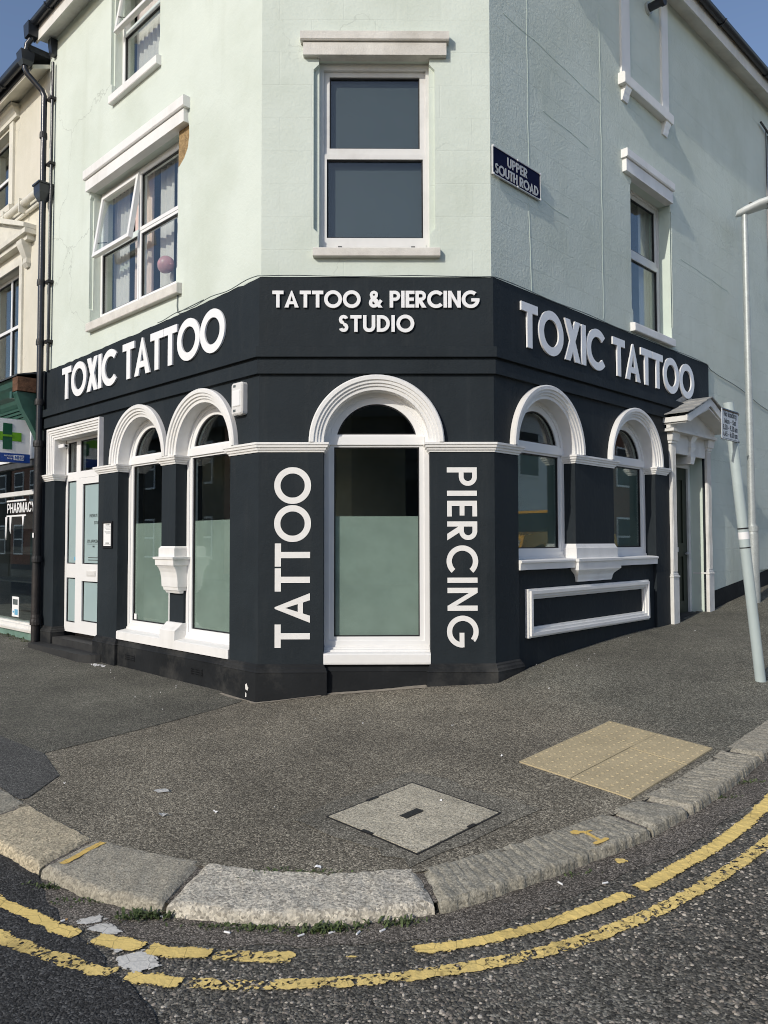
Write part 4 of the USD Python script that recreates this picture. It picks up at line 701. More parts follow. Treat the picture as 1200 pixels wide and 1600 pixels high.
part(B, 'door_reveal', [bx('R', 5.244, 5.2495, .3, 2.9, -.20, .0), bx('R', 4.2005, 4.206, .3, 2.9, -.20, .0)], M['mintplain'])
part(B, 'door_frame', [ex('R', sbox(4.2, .3, 5.25, 3.05).difference(unary_union([sbox(4.28, .3, 5.17, 2.60), sbox(4.28, 2.67, 5.17, 2.99)])), -.26, -.185)], M['porchwhite'])
pan = [sbox(4.42, .62, 4.68, 1.28), sbox(4.77, .62, 5.03, 1.28), sbox(4.42, 1.48, 4.68, 2.42), sbox(4.77, 1.48, 5.03, 2.42)]
d2 = part(B, 'side_door', [ex('R', sbox(4.28, .44, 5.17, 2.60).difference(unary_union(pan)), -.255, -.215), bx('R', 4.28, 5.17, .44, 2.6, -.26, -.235)], M['doorgreen'])
part(d2, 'letter_plate', bx('R', 4.6, 4.86, 1.35, 1.42, -.215, -.207), M['silver']); part(d2, 'door_knob', tube([pt('R', 5.10, -.215, 1.32), pt('R', 5.10, -.17, 1.32), pt('R', 5.10, -.155, 1.32)], [.012, .028, .02], 12), M['silver'])
part(d2, 'pane', bx('R', 4.28, 5.17, 2.67, 2.99, -.235, -.229), M['glass'])
part(B, 'doorstep', [bx('R', 4.20, 5.25, .2, .452, -.30, -.04), bx('R', 4.20, 5.25, .2, .405, -.05, .05)], M['step'])
# cable clipped along the top of the fascia
cb = []
for pl, us in (('L', np.linspace(2.0, 0, 22)),): cb += [pt(pl, u, .042, np.interp(u, [p[0] for p in topL], [p[1] for p in topL]) + .018 + .012 * math.sin(u * 9)) for u in us]
cb += [pt('C', u, .040, 4.203 + .006 * math.sin(u * 5.1)) for u in np.linspace(.02, 2.33, 24)]
cb += [pt('R', u, .040, 4.206 + .007 * math.sin(u * 4.3) - .003) for u in np.linspace(.02, 5.4, 40)]
cb += [pt('R', u, .012, 4.18 - .127 * (u - 5.5) + .02 * math.sin(u * 3)) for u in np.linspace(5.6, 9, 12)]
part(B, 'cable', tube(cb, .0048, 6), M['greyprint'])
part(B, 'cable', tube([pt('L', 1.60, .012, 4.40), pt('L', 1.61, .012, 4.25), pt('L', 1.58, .02, 4.17), pt('L', 1.40, .04, 4.165), pt('L', 1.0, .042, 4.185)], .006, 6), M['greyprint'])
for du, z0, z1 in ((0, 6.2, 8.95), (.10, 6.0, 8.9)):
    part(B, 'cable', tube([pt('R', 8.32 + du, .03, z1), pt('R', 8.31 + du, .03, (z0 + z1) / 2), pt('R', 8.32 + du, .03, z0)], .010, 6), M['gutter'])
part(B, 'cable', tube([pt('R', 8.0, .05, 8.98), pt('R', 8.6, .05, 8.90)], .02, 6), M['gutter'])

# ------------------------------------------------------------------ lettering: a geometric sans drawn from strokes (cap height 1)
def glyph(ch, w=.185):
    R_ = sbox; ring_ = lambda cx, cy, r, t: Point(cx, cy).buffer(r, 40).difference(Point(cx, cy).buffer(r - t, 40))
    ln = lambda p, t=w: LineString(p).buffer(t / 2, cap_style=2, join_style=2, mitre_limit=3)
    if ch == 'T': return unary_union([R_(0, 1 - w, .66, 1), R_(.33 - w / 2, 0, .33 + w / 2, 1)]), .66
    if ch == 'I': return R_(0, 0, w, 1), w
    if ch == 'O': return ring_(.52, .5, .525, w * 1.02), 1.04
    if ch == 'C':
        return ring_(.52, .5, .525, w * 1.02).difference(Polygon([(.52, .5), (1.5, 1.42), (1.5, -.42)])), .90
    if ch == 'G':
        return unary_union([ring_(.52, .5, .525, w).difference(Polygon([(.52, .5), (1.3, 1.42), (1.5, 1), (1.5, .5)])).difference(R_(.78, .5 + w * .3, 1.2, .86)), R_(.56, .5 - w * .62, 1.035, .5 + w * .3)]), 1.04
    if ch == 'X': return unary_union([ln([(.10, -.1), (.66, 1.1)], w * 1.08), ln([(.66, -.1), (.10, 1.1)], w * 1.08)]).intersection(R_(-1, 0, 2, 1)), .76
    if ch == 'A':
        h = w * 1.12; q = Polygon([(0, 0), (.42 - h * .12, 1), (.42 + h * .12, 1), (.84, 0), (.84 - h * 1.02, 0), (.42, .70), (h * 1.02, 0)])
        return unary_union([q, R_(.2, .20, .64, .20 + w * .82).intersection(Polygon([(0, 0), (.42, 1), (.84, 0)]))]), .84
    if ch in 'PR':
        r = .30; b = unary_union([Point(.32, 1 - r).buffer(r, 30), R_(0, 1 - 2 * r, .32, 1)]).difference(unary_union([Point(.32, 1 - r).buffer(r - w * .92, 30), R_(w, 1 - 2 * r + w * .92, .32, 1 - w * .92)]))
        q = unary_union([b, R_(0, 0, w, 1)])
        if ch == 'R': q = unary_union([q, ln([(.24, .44), (.60, -.12)], w * 1.05).intersection(R_(-1, 0, 2, .5))])
        return q, .64 if ch == 'R' else .62
    if ch == 'E': return unary_union([R_(0, 0, w, 1), R_(0, 0, .52, w * .92), R_(0, .5 - w * .46, .49, .5 + w * .46), R_(0, 1 - w * .92, .52, 1)]), .52
    if ch == 'N': return unary_union([R_(0, 0, w, 1), R_(.76 - w, 0, .76, 1), Polygon([(0, 1), (w * .95, 1), (.76, 0), (.76 - w * .95, 0)])]), .76
    if ch == 'H': return unary_union([R_(0, 0, w, 1), R_(.70 - w, 0, .70, 1), R_(0, .5 - w * .46, .70, .5 + w * .46)]), .70
    if ch == 'U': return unary_union([ring_(.35, .35, .36, w).intersection(R_(-1, -1, 2, .35)), R_(-.01, .35, w - .01, 1), R_(.71 - w, .35, .71, 1)]), .71
    if ch == 'D': return unary_union([Point(.26, .5).buffer(.5, 40), R_(0, 0, .26, 1)]).intersection(R_(0, 0, 2, 1)).difference(unary_union([Point(.26, .5).buffer(.5 - w, 40), R_(w, w, .26, 1 - w)]).intersection(R_(w, 0, 2, 1))), .76
    if ch == 'S':
        r = .27; top = ring_(.30, 1 - r, r + .005, w * .95).difference(Polygon([(.30, 1 - r), (1.2, 1.05), (1.2, -.2), (.30, -.2)]))
        bot = ring_(.30, r, r + .005, w * .95).difference(Polygon([(.30, r), (-.6, -.05), (-.6, 1.2), (.30, 1.2)]))
        mid = R_(.28, .5 - w * .46, .32, .5 + w * .46); return unary_union([top, bot, mid.buffer(.01)]), .60
    if ch == '&':
        c1 = ring_(.33, .76, .24, w * .85); c2 = ring_(.33, .29, .295, w * .95).difference(Polygon([(.33, .29), (1.2, .62), (1.2, .20)]).intersection(R_(.5, -1, 2, 2)))
        return unary_union([c1, c2, ln([(.20, .66), (.76, -.06)], w).intersection(R_(-1, 0, 2, 1)), ln([(.54, .14), (.76, .44)], w * .9)]), .80
def shop_letters(text, cap, length, w=.185):
    """[(polygon, char)] along +x from 0 to length, cap height cap"""
    out, x = [], 0; gl = [glyph(c, w) if c != ' ' else None for c in text]; tot = sum(g[1] if g else .34 for g in gl) * cap; k = (length - tot) / (len(text) - 1)
    for g in gl:
        if g is None: x += .34 * cap + k; continue
        out.append(affinity.translate(affinity.scale(g[0], cap, cap, origin=(0, 0)), x, 0)); x += g[1] * cap + k
    return out
def wall_sign(label, pl, text, cap, length, u, z, o0, o1, mat, turn=0, w=.185, group=None, tilt=0.):
    ls = shop_letters(text, cap, length, w); t = thing('shop_lettering', label, 'sign', pt(pl, u, 0, z), group='shop lettering on the charcoal walls')
    for q in ls:
        if turn: q = affinity.rotate(q, turn, origin=(0, 0))
        if pl == 'L': q = affinity.scale(q, -1, 1, origin=(0, 0))
        q = affinity.translate(q, u, z)
        if tilt: q = affinity.skew(q, 0, tilt, origin=(u, z))
        part(t, 'letter', ex(pl, q, o0, o1), mat)
wall_sign('raised white TOXIC TATTOO lettering on the sunlit left charcoal fascia', 'L', 'TOXIC TATTOO', .458, 4.11, 4.682, 3.546, .034, .054, M['letter'], tilt=-.35, w=.20)
wall_sign('raised white TOXIC TATTOO lettering in shade on the right charcoal fascia', 'R', 'TOXIC TATTOO', .478, 4.43, .457, 3.578, .034, .054, M['letter'], w=.20)
wall_sign('raised white TATTOO & PIERCING line on the corner fascia', 'C', 'TATTOO & PIERCING', .172, 2.10, .121, 3.876, .034, .052, M['letter'], w=.205)
wall_sign('raised white STUDIO line centred on the corner fascia', 'C', 'STUDIO', .172, .766, .791, 3.627, .034, .052, M['letter'], w=.205)
wall_sign('white TATTOO lettering reading upwards on the pier left of the corner window', 'C', 'TATTOO', .352, 1.805, .506, .450, .0302, .0322, M['vinyl'], turn=90, w=.175)
wall_sign('white PIERCING lettering reading downwards on the pier right of the corner window', 'C', 'PIERCING', .302, 1.805, 1.882, 2.254, .0302, .0322, M['vinyl'], turn=-90, w=.172)
# ------------------------------------------------------------------ fittings on the walls
t = thing('street_name_sign', 'dark blue UPPER SOUTH ROAD nameplate high on the shaded right wall', 'street sign', pt('R', .44, .02, 5.28))
part(t, 'plate', bx('R', .002, .882, 5.28, 5.575, .018, .028), M['navy'])
rg = sbox(-.003, 5.275, .887, 5.58).difference(sbox(.008, 5.286, .876, 5.569)); part(t, 'rim', ex('R', rg, .017, .034), M['silver'])
for s_, u_, z_, n_ in (('UPPER', .262, 5.436, .365), ('SOUTH ROAD', .040, 5.305, .80)):
    for q in shop_letters(s_, .104, n_, .20): part(t, 'letter', ex('R', affinity.translate(affinity.scale(q, 1.0, 1, origin=(0, 0)), u_, z_), .028, .031), M['silver'])
for u in (.01, .44, .875):
    for z in (5.283, 5.572): part(t, 'screw_head', tube([pt('R', u, .03, z), pt('R', u, .04, z)], .012, 8), M['letter'])
t = thing('alarm_box', 'cream alarm box on the left wall beside the second arch', 'alarm box', pt('L', .28, .05, 2.83))
def rbox(pl, u0, u1, z0, z1, o0, o1, r=.02, bev=.012): 
    q = sbox(u0 + r, z0 + r, u1 - r, z1 - r).buffer(r, 6); return [ex(pl, q, o0, o1 - bev), ex(pl, q.buffer(-bev * .6), o1 - bev, o1 - bev * .4), ex(pl, q.buffer(-bev * 1.3), o1 - bev * .4, o1)]
part(t, 'case', rbox('L', .185, .385, 2.815, 3.150, .030, .095, .03), M['upvcgrey']); part(t, 'front_panel', rbox('L', .215, .355, 2.90, 3.07, .095, .104, .01, .006), M['upvc'])
for z in (2.86, 3.115): part(t, 'lens', bx('L', .30, .34, z - .012, z + .012, .094, .099), M['greyprint'])
t = thing('notice_frame', 'small black framed notice on the pier right of the shop door', 'notice', pt('L', 3.235, .04, 1.44))
part(t, 'frame', ex('L', sbox(3.10, 1.435, 3.375, 1.780).difference(sbox(3.125, 1.46, 3.35, 1.755)), .03, .050), M['gasket'])
part(t, 'paper', bx('L', 3.12, 3.355, 1.455, 1.76, .031, .040), M['paper'])
part(t, 'lettering', [wall_text_c('L', 'TATTOO', .020, 3.238, 1.725, .040)] + [bx('L', 3.155, 3.32 - (i % 3) * .02, z, z + .004, .040, .0408) for i, z in enumerate((1.705, 1.69, 1.675, 1.645, 1.63, 1.615, 1.475))] + [wall_text_c('L', 'BOOKINGS', .014, 3.238, 1.49, .040)], M['greyprint'], kind='stuff')
t = thing('security_camera', 'small white camera in the upper left corner of the shop door recess', 'camera', pt('L', 4.86, -.05, 2.92))
part(t, 'bracket', tube([pt('L', 4.95, -.06, 2.94), pt('L', 4.86, -.05, 2.93)], .012, 8), M['upvc']); part(t, 'camera_body', bx('L', 4.72, 4.90, 2.88, 2.93, -.07, .0), M['upvc']); part(t, 'lens', tube([pt('L', 4.725, -.035, 2.905), pt('L', 4.708, -.035, 2.905)], .018, 10), M['gasket'])
# ------------------------------------------------------------------ cream neighbour with the pharmacy
N = thing('cream_building', 'cream rendered neighbour with green pharmacy shopfront at the left edge', 'building', xy('L', 8.7, -3).tolist() + [0])
w1, w2 = sbox(6.97, 7.10, 8.10, 8.45), sbox(6.45, 4.22, 7.95, 5.98)
cw = sbox(5.405, 3.3, 12, 8.84)
part(N, 'wall', [ex('L', cw.difference(unary_union([w1, w2])), -.30, -.005)], M['cream'])
def cwin(q, nx, nz):
    u0, z0, u1, z1 = q.bounds; fs = q.buffer(.002); gl = []
    du, dz = (u1 - u0 - .05) / nx, (z1 - z0 - .05) / nz
    for i in range(nx):
        for j in range(nz): gl.append(sbox(u0 + .05 + i * du, z0 + .05 + j * dz, u0 + (i + 1) * du, z0 + (j + 1) * dz))
    w = part(N, 'window', ex('L', fs.difference(unary_union(gl)), -.20, -.13), M['upvc'])
    lights(w, 'L', gl, -.155)
cwin(w1, 1, 2); cwin(w2, 2, 2)
part(N, 'window_sill', [prof_run('L', [(-.1, 6.98), (.08, 6.98), (.085, 7.08), (-.1, 7.10)], 6.80, 8.25)], M['creamtrim'])
hood = lambda z, u0, u1: [prof_run('L', [(-.05, z), (.05, z), (.06, z + .05), (.09, z + .07), (.10, z + .13), (.13, z + .15), (.14, z + .20), (-.05, z + .22)], u0, u1)]
part(N, 'window_hood', hood(8.50, 6.62, 8.5) + [bx('L', 6.80, 6.97, 7.10, 8.5, -.02, .035)], M['creamtrim'])
ped = [(5.93, 6.36), (5.93, 6.43), (7.15, 6.86), (8.37, 6.43), (8.37, 6.36)]
part(N, 'pediment', [ex('L', Polygon(ped), -.02, .10), ex('L', Polygon([(5.86, 6.40), (5.86, 6.47), (7.15, 6.93), (8.44, 6.47), (8.44, 6.40), (7.15, 6.84)]), -.02, .19), bx('L', 5.86, 8.44, 6.32, 6.395, -.02, .17), bx('L', 5.92, 8.38, 6.24, 6.32, -.02, .11)], M['creamtrim'])
part(N, 'console', [lofted('L', [(5.86, 6.08, 6.20, .03), (5.92, 6.05, 6.22, .07), (6.0, 6.07, 6.21, .06), (6.08, 6.05, 6.22, .10), (6.2, 6.03, 6.24, .15), (6.26, 6.03, 6.24, .16)])], M['creamtrim'])
part(N, 'window_architrave', [bx('L', 6.33, 6.45, 4.2, 6.12, -.02, .03), bx('L', 6.33, 8.05, 5.98, 6.12, -.021, .029)], M['creamtrim'])
part(N, 'eaves_soffit', prof_run('L', [(-.05, 8.80), (.26, 8.66), (.27, 8.72), (-.05, 8.86)], 5.41, 12), M['creamtrim'])
part(N, 'gutter', [tube([pt('L', 5.36, .36, 8.80), pt('L', 8, .36, 8.81), pt('L', 12, .36, 8.82)], .072, 14)], M['gutter'], smooth=40)
part(N, 'fascia_board', bx('L', 5.41, 12, 8.70, 8.90, .26, .285), M['slate'])
for u in (6.35, 7.3): part(N, 'gutter_bracket', tube([pt('L', u, .36 + .08 * math.cos(a_), 8.805 + .08 * math.sin(a_)) for a_ in np.linspace(math.pi * .9, 2.1 * math.pi, 9)], .014, 6), M['gutter'])
part(N, 'wall_pipe', [tube([pt('L', 5.42, .10, 6.87), pt('L', 7, .10, 6.865), pt('L', 9, .10, 6.86)], .052, 12), tube([pt('L', 5.5, .04, 6.74), pt('L', 9, .04, 6.73)], .028, 8)], M['creamtrim'], smooth=40)
for u in (6.15, 6.85): part(N, 'pipe_clip', bx('L', u - .015, u + .015, 6.72, 6.94, .0, .162), M['creamtrim'])
part(N, 'roof', [slab_xy(Polygon([xy('L', 5.42, .3), xy('L', 12, .3), xy('L', 12, -7), xy('L', 5.42, -7)]), 8.93, 9.02)], M['slate'])
part(N, 'inner_wall', [slab_xy(Polygon([xy('L', 5.42, -.3), xy('L', 5.55, -.3), xy('L', 5.55, -7), xy('L', 5.42, -7)]), -.4, 8.9), slab_xy(Polygon([xy('L', 12, -.3), xy('L', 11.9, -.3), xy('L', 11.9, -7), xy('L', 12, -7)]), -.4, 8.9), slab_xy(Polygon([xy('L', 5.42, -6.9), xy('L', 12, -6.9), xy('L', 12, -7), xy('L', 5.42, -7)]), -.4, 8.9)], M['room'])
part(N, 'floor', [slab_xy(Polygon([xy('L', 5.55, -.29), xy('L', 11.9, -.29), xy('L', 11.9, -6.9), xy('L', 5.55, -6.9)]), z, z + .2) for z in (-.06, 3.35, 6.6)], M['room'])
# pharmacy front
part(N, 'shop_cornice', [prof_run('L', [(-.1, 3.62), (.10, 3.62), (.14, 3.67), (.16, 3.73), (.24, 3.77), (.30, 3.83), (.34, 3.86), (.36, 3.93), (.38, 3.97), (-.1, 4.03)], 5.62, 12)] , M['greenpaint'])
part(N, 'lead_flashing', prof_run('L', [(-.05, 4.06), (.40, 3.985), (.42, 3.965), (.42, 3.99), (-.05, 4.11)], 5.40, 12), M['slate'])
part(N, 'shop_bracket', [lofted('L', [(2.95, 5.43, 5.58, .06), (3.1, 5.43, 5.58, .10), (3.3, 5.43, 5.58, .20), (3.5, 5.43, 5.58, .32), (3.72, 5.43, 5.60, .40), (3.74, 5.43, 5.60, .40)])], M['greenpaint'])
part(N, 'bracket_end', [bx('L', 5.40, 5.60, 3.75, 3.96, .0, .405)], M['rust'], label='rotten brown timber end of the green cornice')
part(N, 'bracket_rosette', [bx('L', 5.60, 5.68, 3.66, 3.76, .28, .415)], M['greenpaint'])
for k in range(4): part(N, 'cornice_moulding', prof_run('L', [(0, 3.42 + k * .05), (.05 + k * .02, 3.42 + k * .05), (.06 + k * .02, 3.455 + k * .05), (0, 3.46 + k * .05)], 5.60, 12), M['greenpaint'])
part(N, 'pharmacy_fascia', bx('L', 5.62, 12, 2.80, 3.42, -.10, .03), M['signwhite'])
part(N, 'shop_pilaster', bx('L', 5.41, 5.62, -.3, 3.0, -.12, .05), M['slate'])
part(N, 'stall_riser', [bx('L', 5.62, 12, -.4, .135, -.2, .0)], M['greenbase'])
part(N, 'shop_sill', prof_run('L', [(-.2, .135), (.05, .135), (.06, .175), (.03, .19), (.02, .23), (-.02, .24), (-.02, .262), (-.2, .262)], 5.62, 12), M['whitedirty'])
part(N, 'vent_hole', bx('L', 6.62, 6.75, -.06, .04, -.04, .003), M['gasket'])
part(N, 'transom', [bx('L', 5.62, 12, 2.255, 2.325, -.10, -.01)], M['upvcgrey']); part(N, 'window_head', [bx('L', 5.62, 12, 2.70, 2.80, -.12, .0)], M['slate'])
part(N, 'shop_pane', [bx('L', 5.62, 12, .262, 2.255, -.07, -.062)], M['glass']); part(N, 'shop_pane', [bx('L', 5.62, 12, 2.325, 2.70, -.07, -.062)], M['glass'])
part(N, 'display_panel', place(trimesh.creation.extrude_polygon(Polygon([(5.66, .33), (6.06, .30), (6.03, 1.1), (5.78, 1.9), (5.66, 2.1)]), .02, engine='earcut').apply_translation([0, 0, -.18]), 'L'), M['roomlight'], label='pale curved display panel standing in the pharmacy window')
part(N, 'display_shelf', [bx('L', 6.2, 10, z, z + .03, -1.2, -.6) for z in (.8, 1.3, 1.75)] + [bx('L', 6.2, 10, .2, 2.4, -1.25, -1.2)], M['roomdark'])
rp = np.random.default_rng(3); pm = [M['signwhite'], M['skyblue'], M['nhsblue'], M['curtainpink'], M['crosslight']]
for z in (.83, 1.33, 1.78):
    for k in range(7):
        u_ = 6.3 + k * .17 + rp.uniform(0, .05); part(N, 'product_box', bx('L', u_, u_ + rp.uniform(.06, .12), z, z + rp.uniform(.10, .24), -.95, -.80), pm[int(rp.integers(0, 5))])
part(N, 'green_light', bx('L', 6.28, 6.44, 1.50, 1.58, -.62, -.58), M['crossdark'])
part(N, 'pharmacy_lettering', [wall_text('L', 'PHARMACY', .150, 7.055, 1.995, -.061, bold=True), bx('L', 6.24, 7.06, 2.175, 2.20, -.061, -.058), bx('L', 6.24, 7.06, 1.93, 1.955, -.061, -.058)]
     + [ex('L', Polygon([(a0, 1.93), (a0 - .09, 1.93), (a0 - .05, 1.93 - h_), (a0 - .02, 1.93 - h_ * .8)]), -.061, -.058) for a0, h_ in ((7.12, .38), (6.93, .28), (6.40, .16))], M['letter'])
t = thing('window_poster', 'small white and blue notice low in the pharmacy window', 'poster', pt('L', 6.61, -.06, .31))
part(t, 'paper', bx('L', 6.47, 6.75, .32, .640, -.061, -.057), M['paper']); part(t, 'picture', [bx('L', 6.51, 6.71, .51, .60, -.057, -.055)], M['greyprint']); part(t, 'blue_print', [bx('L', 6.50, 6.64, .35, .44, -.057, -.055), bx('L', 6.66, 6.72, .38, .41, -.057, -.055)], M['skyblue'])
# hanging sign, at right angles to the wall
t = thing('pharmacy_sign', 'projecting white pharmacy sign with green cross and blue NHS strip', 'sign', pt('L', 5.75, .4, 2.70))
def hang(o0, o1, z0, z1, n0, n1):  # n: across the sign, towards the camera side (decreasing u)
    return bx('L', 5.75 - n1, 5.75 - n0, z0, z1, o0, o1)
part(t, 'sign_box', hang(.10, .76, 2.715, 3.36, -.05, .05), M['signwhite']); part(t, 'blue_strip', hang(.098, .762, 2.712, 2.845, -.052, .052), M['nhsblue'])
oc = .428
part(t, 'cross_upright', [hang(oc - .065, oc + .065, 2.90, 3.29, .05, .056)], M['crossdark']); part(t, 'cross_bar', [hang(oc - .20, oc - .067, 3.03, 3.16, .05, .056), hang(oc + .067, oc + .20, 3.03, 3.16, .05, .056), hang(oc - .066, oc + .066, 3.09, 3.12, .056, .060)], M['crosslight'])
part(t, 'bracket', tube([pt('L', 5.75, .0, 3.3), pt('L', 5.75, .12, 3.3)], .02, 8), M['gutter'])
def hang_text(s, h, o, z, n, bold=True, depth=.002):
    m = meshkit.text_mesh(s, h, depth, bold); v = m.vertices; p, d, nn = PL['L']
    W = p + d * 5.75 + nn * (o - v[:, :1]) + np.array([0, 0, 1.]) * (z + v[:, 1:2]) - d * (n + v[:, 2:]); q = trimesh.Trimesh(W, m.faces, process=False)
    if q.volume < 0: q.invert()
    return q
part(t, 'nhs_panel', hang(.185, .335, 2.745, 2.82, .052, .054), M['signwhite']); part(t, 'nhs_lettering', hang_text('NHS', .048, .325, 2.759, .054), M['nhsblue'])
part(t, 'small_lettering', [hang_text('services', .026, .475, 2.795, .052, False), hang_text('here', .026, .43, 2.755, .052, False)], M['signwhite'])
# downpipes between the two buildings
t = thing('drainpipe', 'thick black drainpipe with hopper running down between the two buildings', 'drainpipe', pt('L', 5.31, .12, -.03))
part(t, 'pipe', tube([pt('L', 5.31, .12, 2.9), pt('L', 5.31, .12, 4.2), pt('L', 5.31, .12, 6.68)], .048, 14), M['pipe'], smooth=40)
part(t, 'pipe', tube([pt('L', 5.31, .12, 6.85), pt('L', 5.31, .12, 8.25), pt('L', 5.33, .15, 8.34), pt('L', 5.42, .33, 8.55), pt('L', 5.43, .36, 8.62), pt('L', 5.43, .36, 8.74)], .042, 14), M['pipe'], smooth=40)
part(t, 'pipe', tube([pt('L', 5.335, .12, -.03), pt('L', 5.33, .12, 1.5), pt('L', 5.315, .12, 2.95)], [.062, .060, .060], 14), M['iron'], smooth=40, label='lower cast iron length, rough and rusting')
for z, r in ((3.55, .066), (2.93, .078), (1.22, .078), (.30, .085), (.36, .074), (7.6, .056), (5.35, .060), (4.45, .060)): part(t, 'collar', tube([pt('L', 5.32, .12, z), pt('L', 5.32, .12, z + .05), pt('L', 5.32, .12, z + .09)], [r, r, r * .92], 14), M['iron'])
def box_frustum(pl, u, o, z0, z1, a0, a1, b0, b1): return lofted_free(pl, [(z0, u - a0, u + a0, o - b0, o + b0), (z1, u - a1, u + a1, o - b1, o + b1)])
def lofted_free(pl, secs):
    V, F = [], []
    for z, u0, u1, o0, o1 in secs: V += [(u0, z, o0), (u1, z, o0), (u1, z, o1), (u0, z, o1)]
    n = len(secs)
    for i in range(n - 1):
        for j in range(4): a_, b_ = i * 4 + j, i * 4 + (j + 1) % 4; F += [[a_, b_, b_ + 4], [a_, b_ + 4, a_ + 4]]
    F += [[0, 2, 1], [0, 3, 2]]; k = (n - 1) * 4; F += [[k, k + 1, k + 2], [k, k + 2, k + 3]]
    m = place(trimesh.Trimesh(V, F, process=False), pl); m.fix_normals(); return m
part(t, 'hopper', lofted_free('L', [(6.62, 5.27, 5.36, .07, .17), (6.67, 5.24, 5.38, .04, .19), (6.74, 5.20, 5.42, .0, .21), (6.86, 5.195, 5.425, .0, .215), (6.865, 5.18, 5.44, .0, .23), (6.89, 5.18, 5.44, .0, .23)]), M['pipe'])
part(t, 'white_tag', bx('L', 5.29, 5.34, 1.58, 1.65, .178, .183), M['paper'])
t2 = thing('waste_pipe', 'thin black pipe beside the thick drainpipe on the mint wall edge', 'pipe', pt('L', 5.19, .05, .3))
part(t2, 'pipe', tube([pt('L', 5.20, .05, 4.05), pt('L', 5.19, .05, 6), pt('L', 5.18, .05, 8.75)], .022, 10), M['pipe'], smooth=40)
for z in (8.20, 7.2, 5.4, 4.5): part(t2, 'bracket', [bx('L', 5.15, 5.30, z - .02, z + .02, .0, .085)], M['iron'])
part(B, 'pipe_end', lofted_free('L', [(8.86, 5.15, 5.24, .0, .08), (9.0, 5.14, 5.25, .0, .10), (9.10, 5.14, 5.25, .0, .10)]), M['gutter'])
t3 = thing('swan_neck', 'black swan neck downpipe at the end of the upper gutter against the sky', 'drainpipe', pt('L', 5.38, .3, 8.9))
part(t3, 'outlet', lofted_free('L', [(9.10, 5.30, 5.46, .22, .37), (9.30, 5.28, 5.48, .21, .38)]), M['gutter'])
part(t3, 'pipe', tube([pt('L', 5.38, .30, 9.15), pt('L', 5.38, .30, 9.08), pt('L', 5.42, .34, 9.0), pt('L', 5.43, .35, 8.9), pt('L', 5.43, .35, 8.82)], .042, 12), M['pipe'], smooth=40)
part(t3, 'hopper', lofted_free('L', [(8.66, 5.38, 5.49, .30, .41), (8.72, 5.34, 5.52, .27, .44), (8.86, 5.33, 5.53, .26, .46)]), M['gutter'])
# ------------------------------------------------------------------ street furniture
b0 = np.array([3.629, -.467, .12]); b1 = np.array([3.369, -.467, 2.818])
t = thing('sign_post', 'leaning grey green post carrying a no loading plate', 'sign post', (3.629, -.467, .18))
L_ = lambda s: b0 + (b1 - b0) * s
part(t, 'post', tube([L_(s) for s in np.linspace(0, 1, 9)], .0475, 24), M['polepaint'], smooth=40)
part(t, 'post_cap', tube([L_(1.0), L_(1.004)], .048, 24), M['polepaint'])
part(t, 'tape_band', tube([L_(.52), L_(.545)], .0483, 24), M['paper'], label='white tape band'); part(t, 'strap', tube([L_(.555), L_(.560)], .0488, 24), M['gasket']); part(t, 'strap', tube([L_(.488), L_(.492)], .0488, 24), M['gasket'])
dR_, nR_ = PL['R'][1], PL['R'][2]; pc = L_(.93); up_ = np.array([0, 0, 1.])
def plate_map(m):  # (x along the side road, y up, z towards the road)
    v = m.vertices; q = trimesh.Trimesh(pc + nR_ * .062 + v[:, :1] * dR_ + v[:, 1:2] * up_ + v[:, 2:] * nR_, m.faces, process=False)
    if q.volume < 0: q.invert()
    return q
sp = part(t, 'sign_plate', plate_map(trimesh.creation.extrude_polygon(sbox(-.385, -.175, -.005, .085).buffer(.012), .004, engine='earcut')), M['signplate'])
txt = []
for s, h_, y_ in (('No loading', .045, .028), ('Mon - Sat', .043, -.036), ('8.30 - 9.30 am', .047, -.098), ('4.45 - 6.00 pm', .047, -.158)):
    m = meshkit.text_mesh(s, h_, .001, True); wd = m.bounds[1, 0] - m.bounds[0, 0]; kx = min(1, .35 / wd); m.vertices = m.vertices * [kx, 1, 1] + [-.195 - wd * kx / 2, y_, .0042]; txt.append(plate_map(m))
for q in txt: part(sp, 'text_line', q, M['black'])
part(t, 'sign_bracket', [tube([pc + up_ * .088 - dR_ * .37 + nR_ * .06, pc + up_ * .088 + nR_ * .06, pc + up_ * .085 + dR_ * .05 + nR_ * .05], .014, 8), tube([pc - up_ * .178 - dR_ * .37 + nR_ * .055, pc - up_ * .178 + nR_ * .055, pc - up_ * .178 + dR_ * .05 + nR_ * .05], .012, 8)], M['gutter'])
for zc in (.085, -.175): part(t, 'clip', wbox(pc + up_ * zc + dR_ * .03 + nR_ * .03, (.05, .05, .03), math.pi / 4), M['galv'])
lb = np.array([5.89, 4.231, .50])
t = thing('street_lamp', 'slim galvanised street lamp with flat head in front of the right wall', 'street lamp', (5.89, 4.231, .55))
part(t, 'pole', tube([lb, lb + [-.005, 0, .6], lb + [-.005, 0, 1.12]], .088, 20), M['galv'], smooth=40, label='thicker lower section of the pole')
part(t, 'pole', tube([lb + [-.005, 0, 1.10], lb + [-.005, 0, 1.22], lb + [-.01, 0, 1.30], lb + [-.02, 0, 3.5], lb + [-.03, 0, 6.2]], [.088, .075, .058, .052, .046], 20), M['galv'], smooth=40)
part(t, 'pole_band', [tube([lb + [-.005, 0, 1.16], lb + [-.005, 0, 1.24]], .092, 20)], M['galv'])
hd = np.array([.93, -.37, 0]); hs = np.array([.37, .93, 0]); hu = np.array([0, 0, 1.]); h0 = lb + [-.03, 0, 6.19]
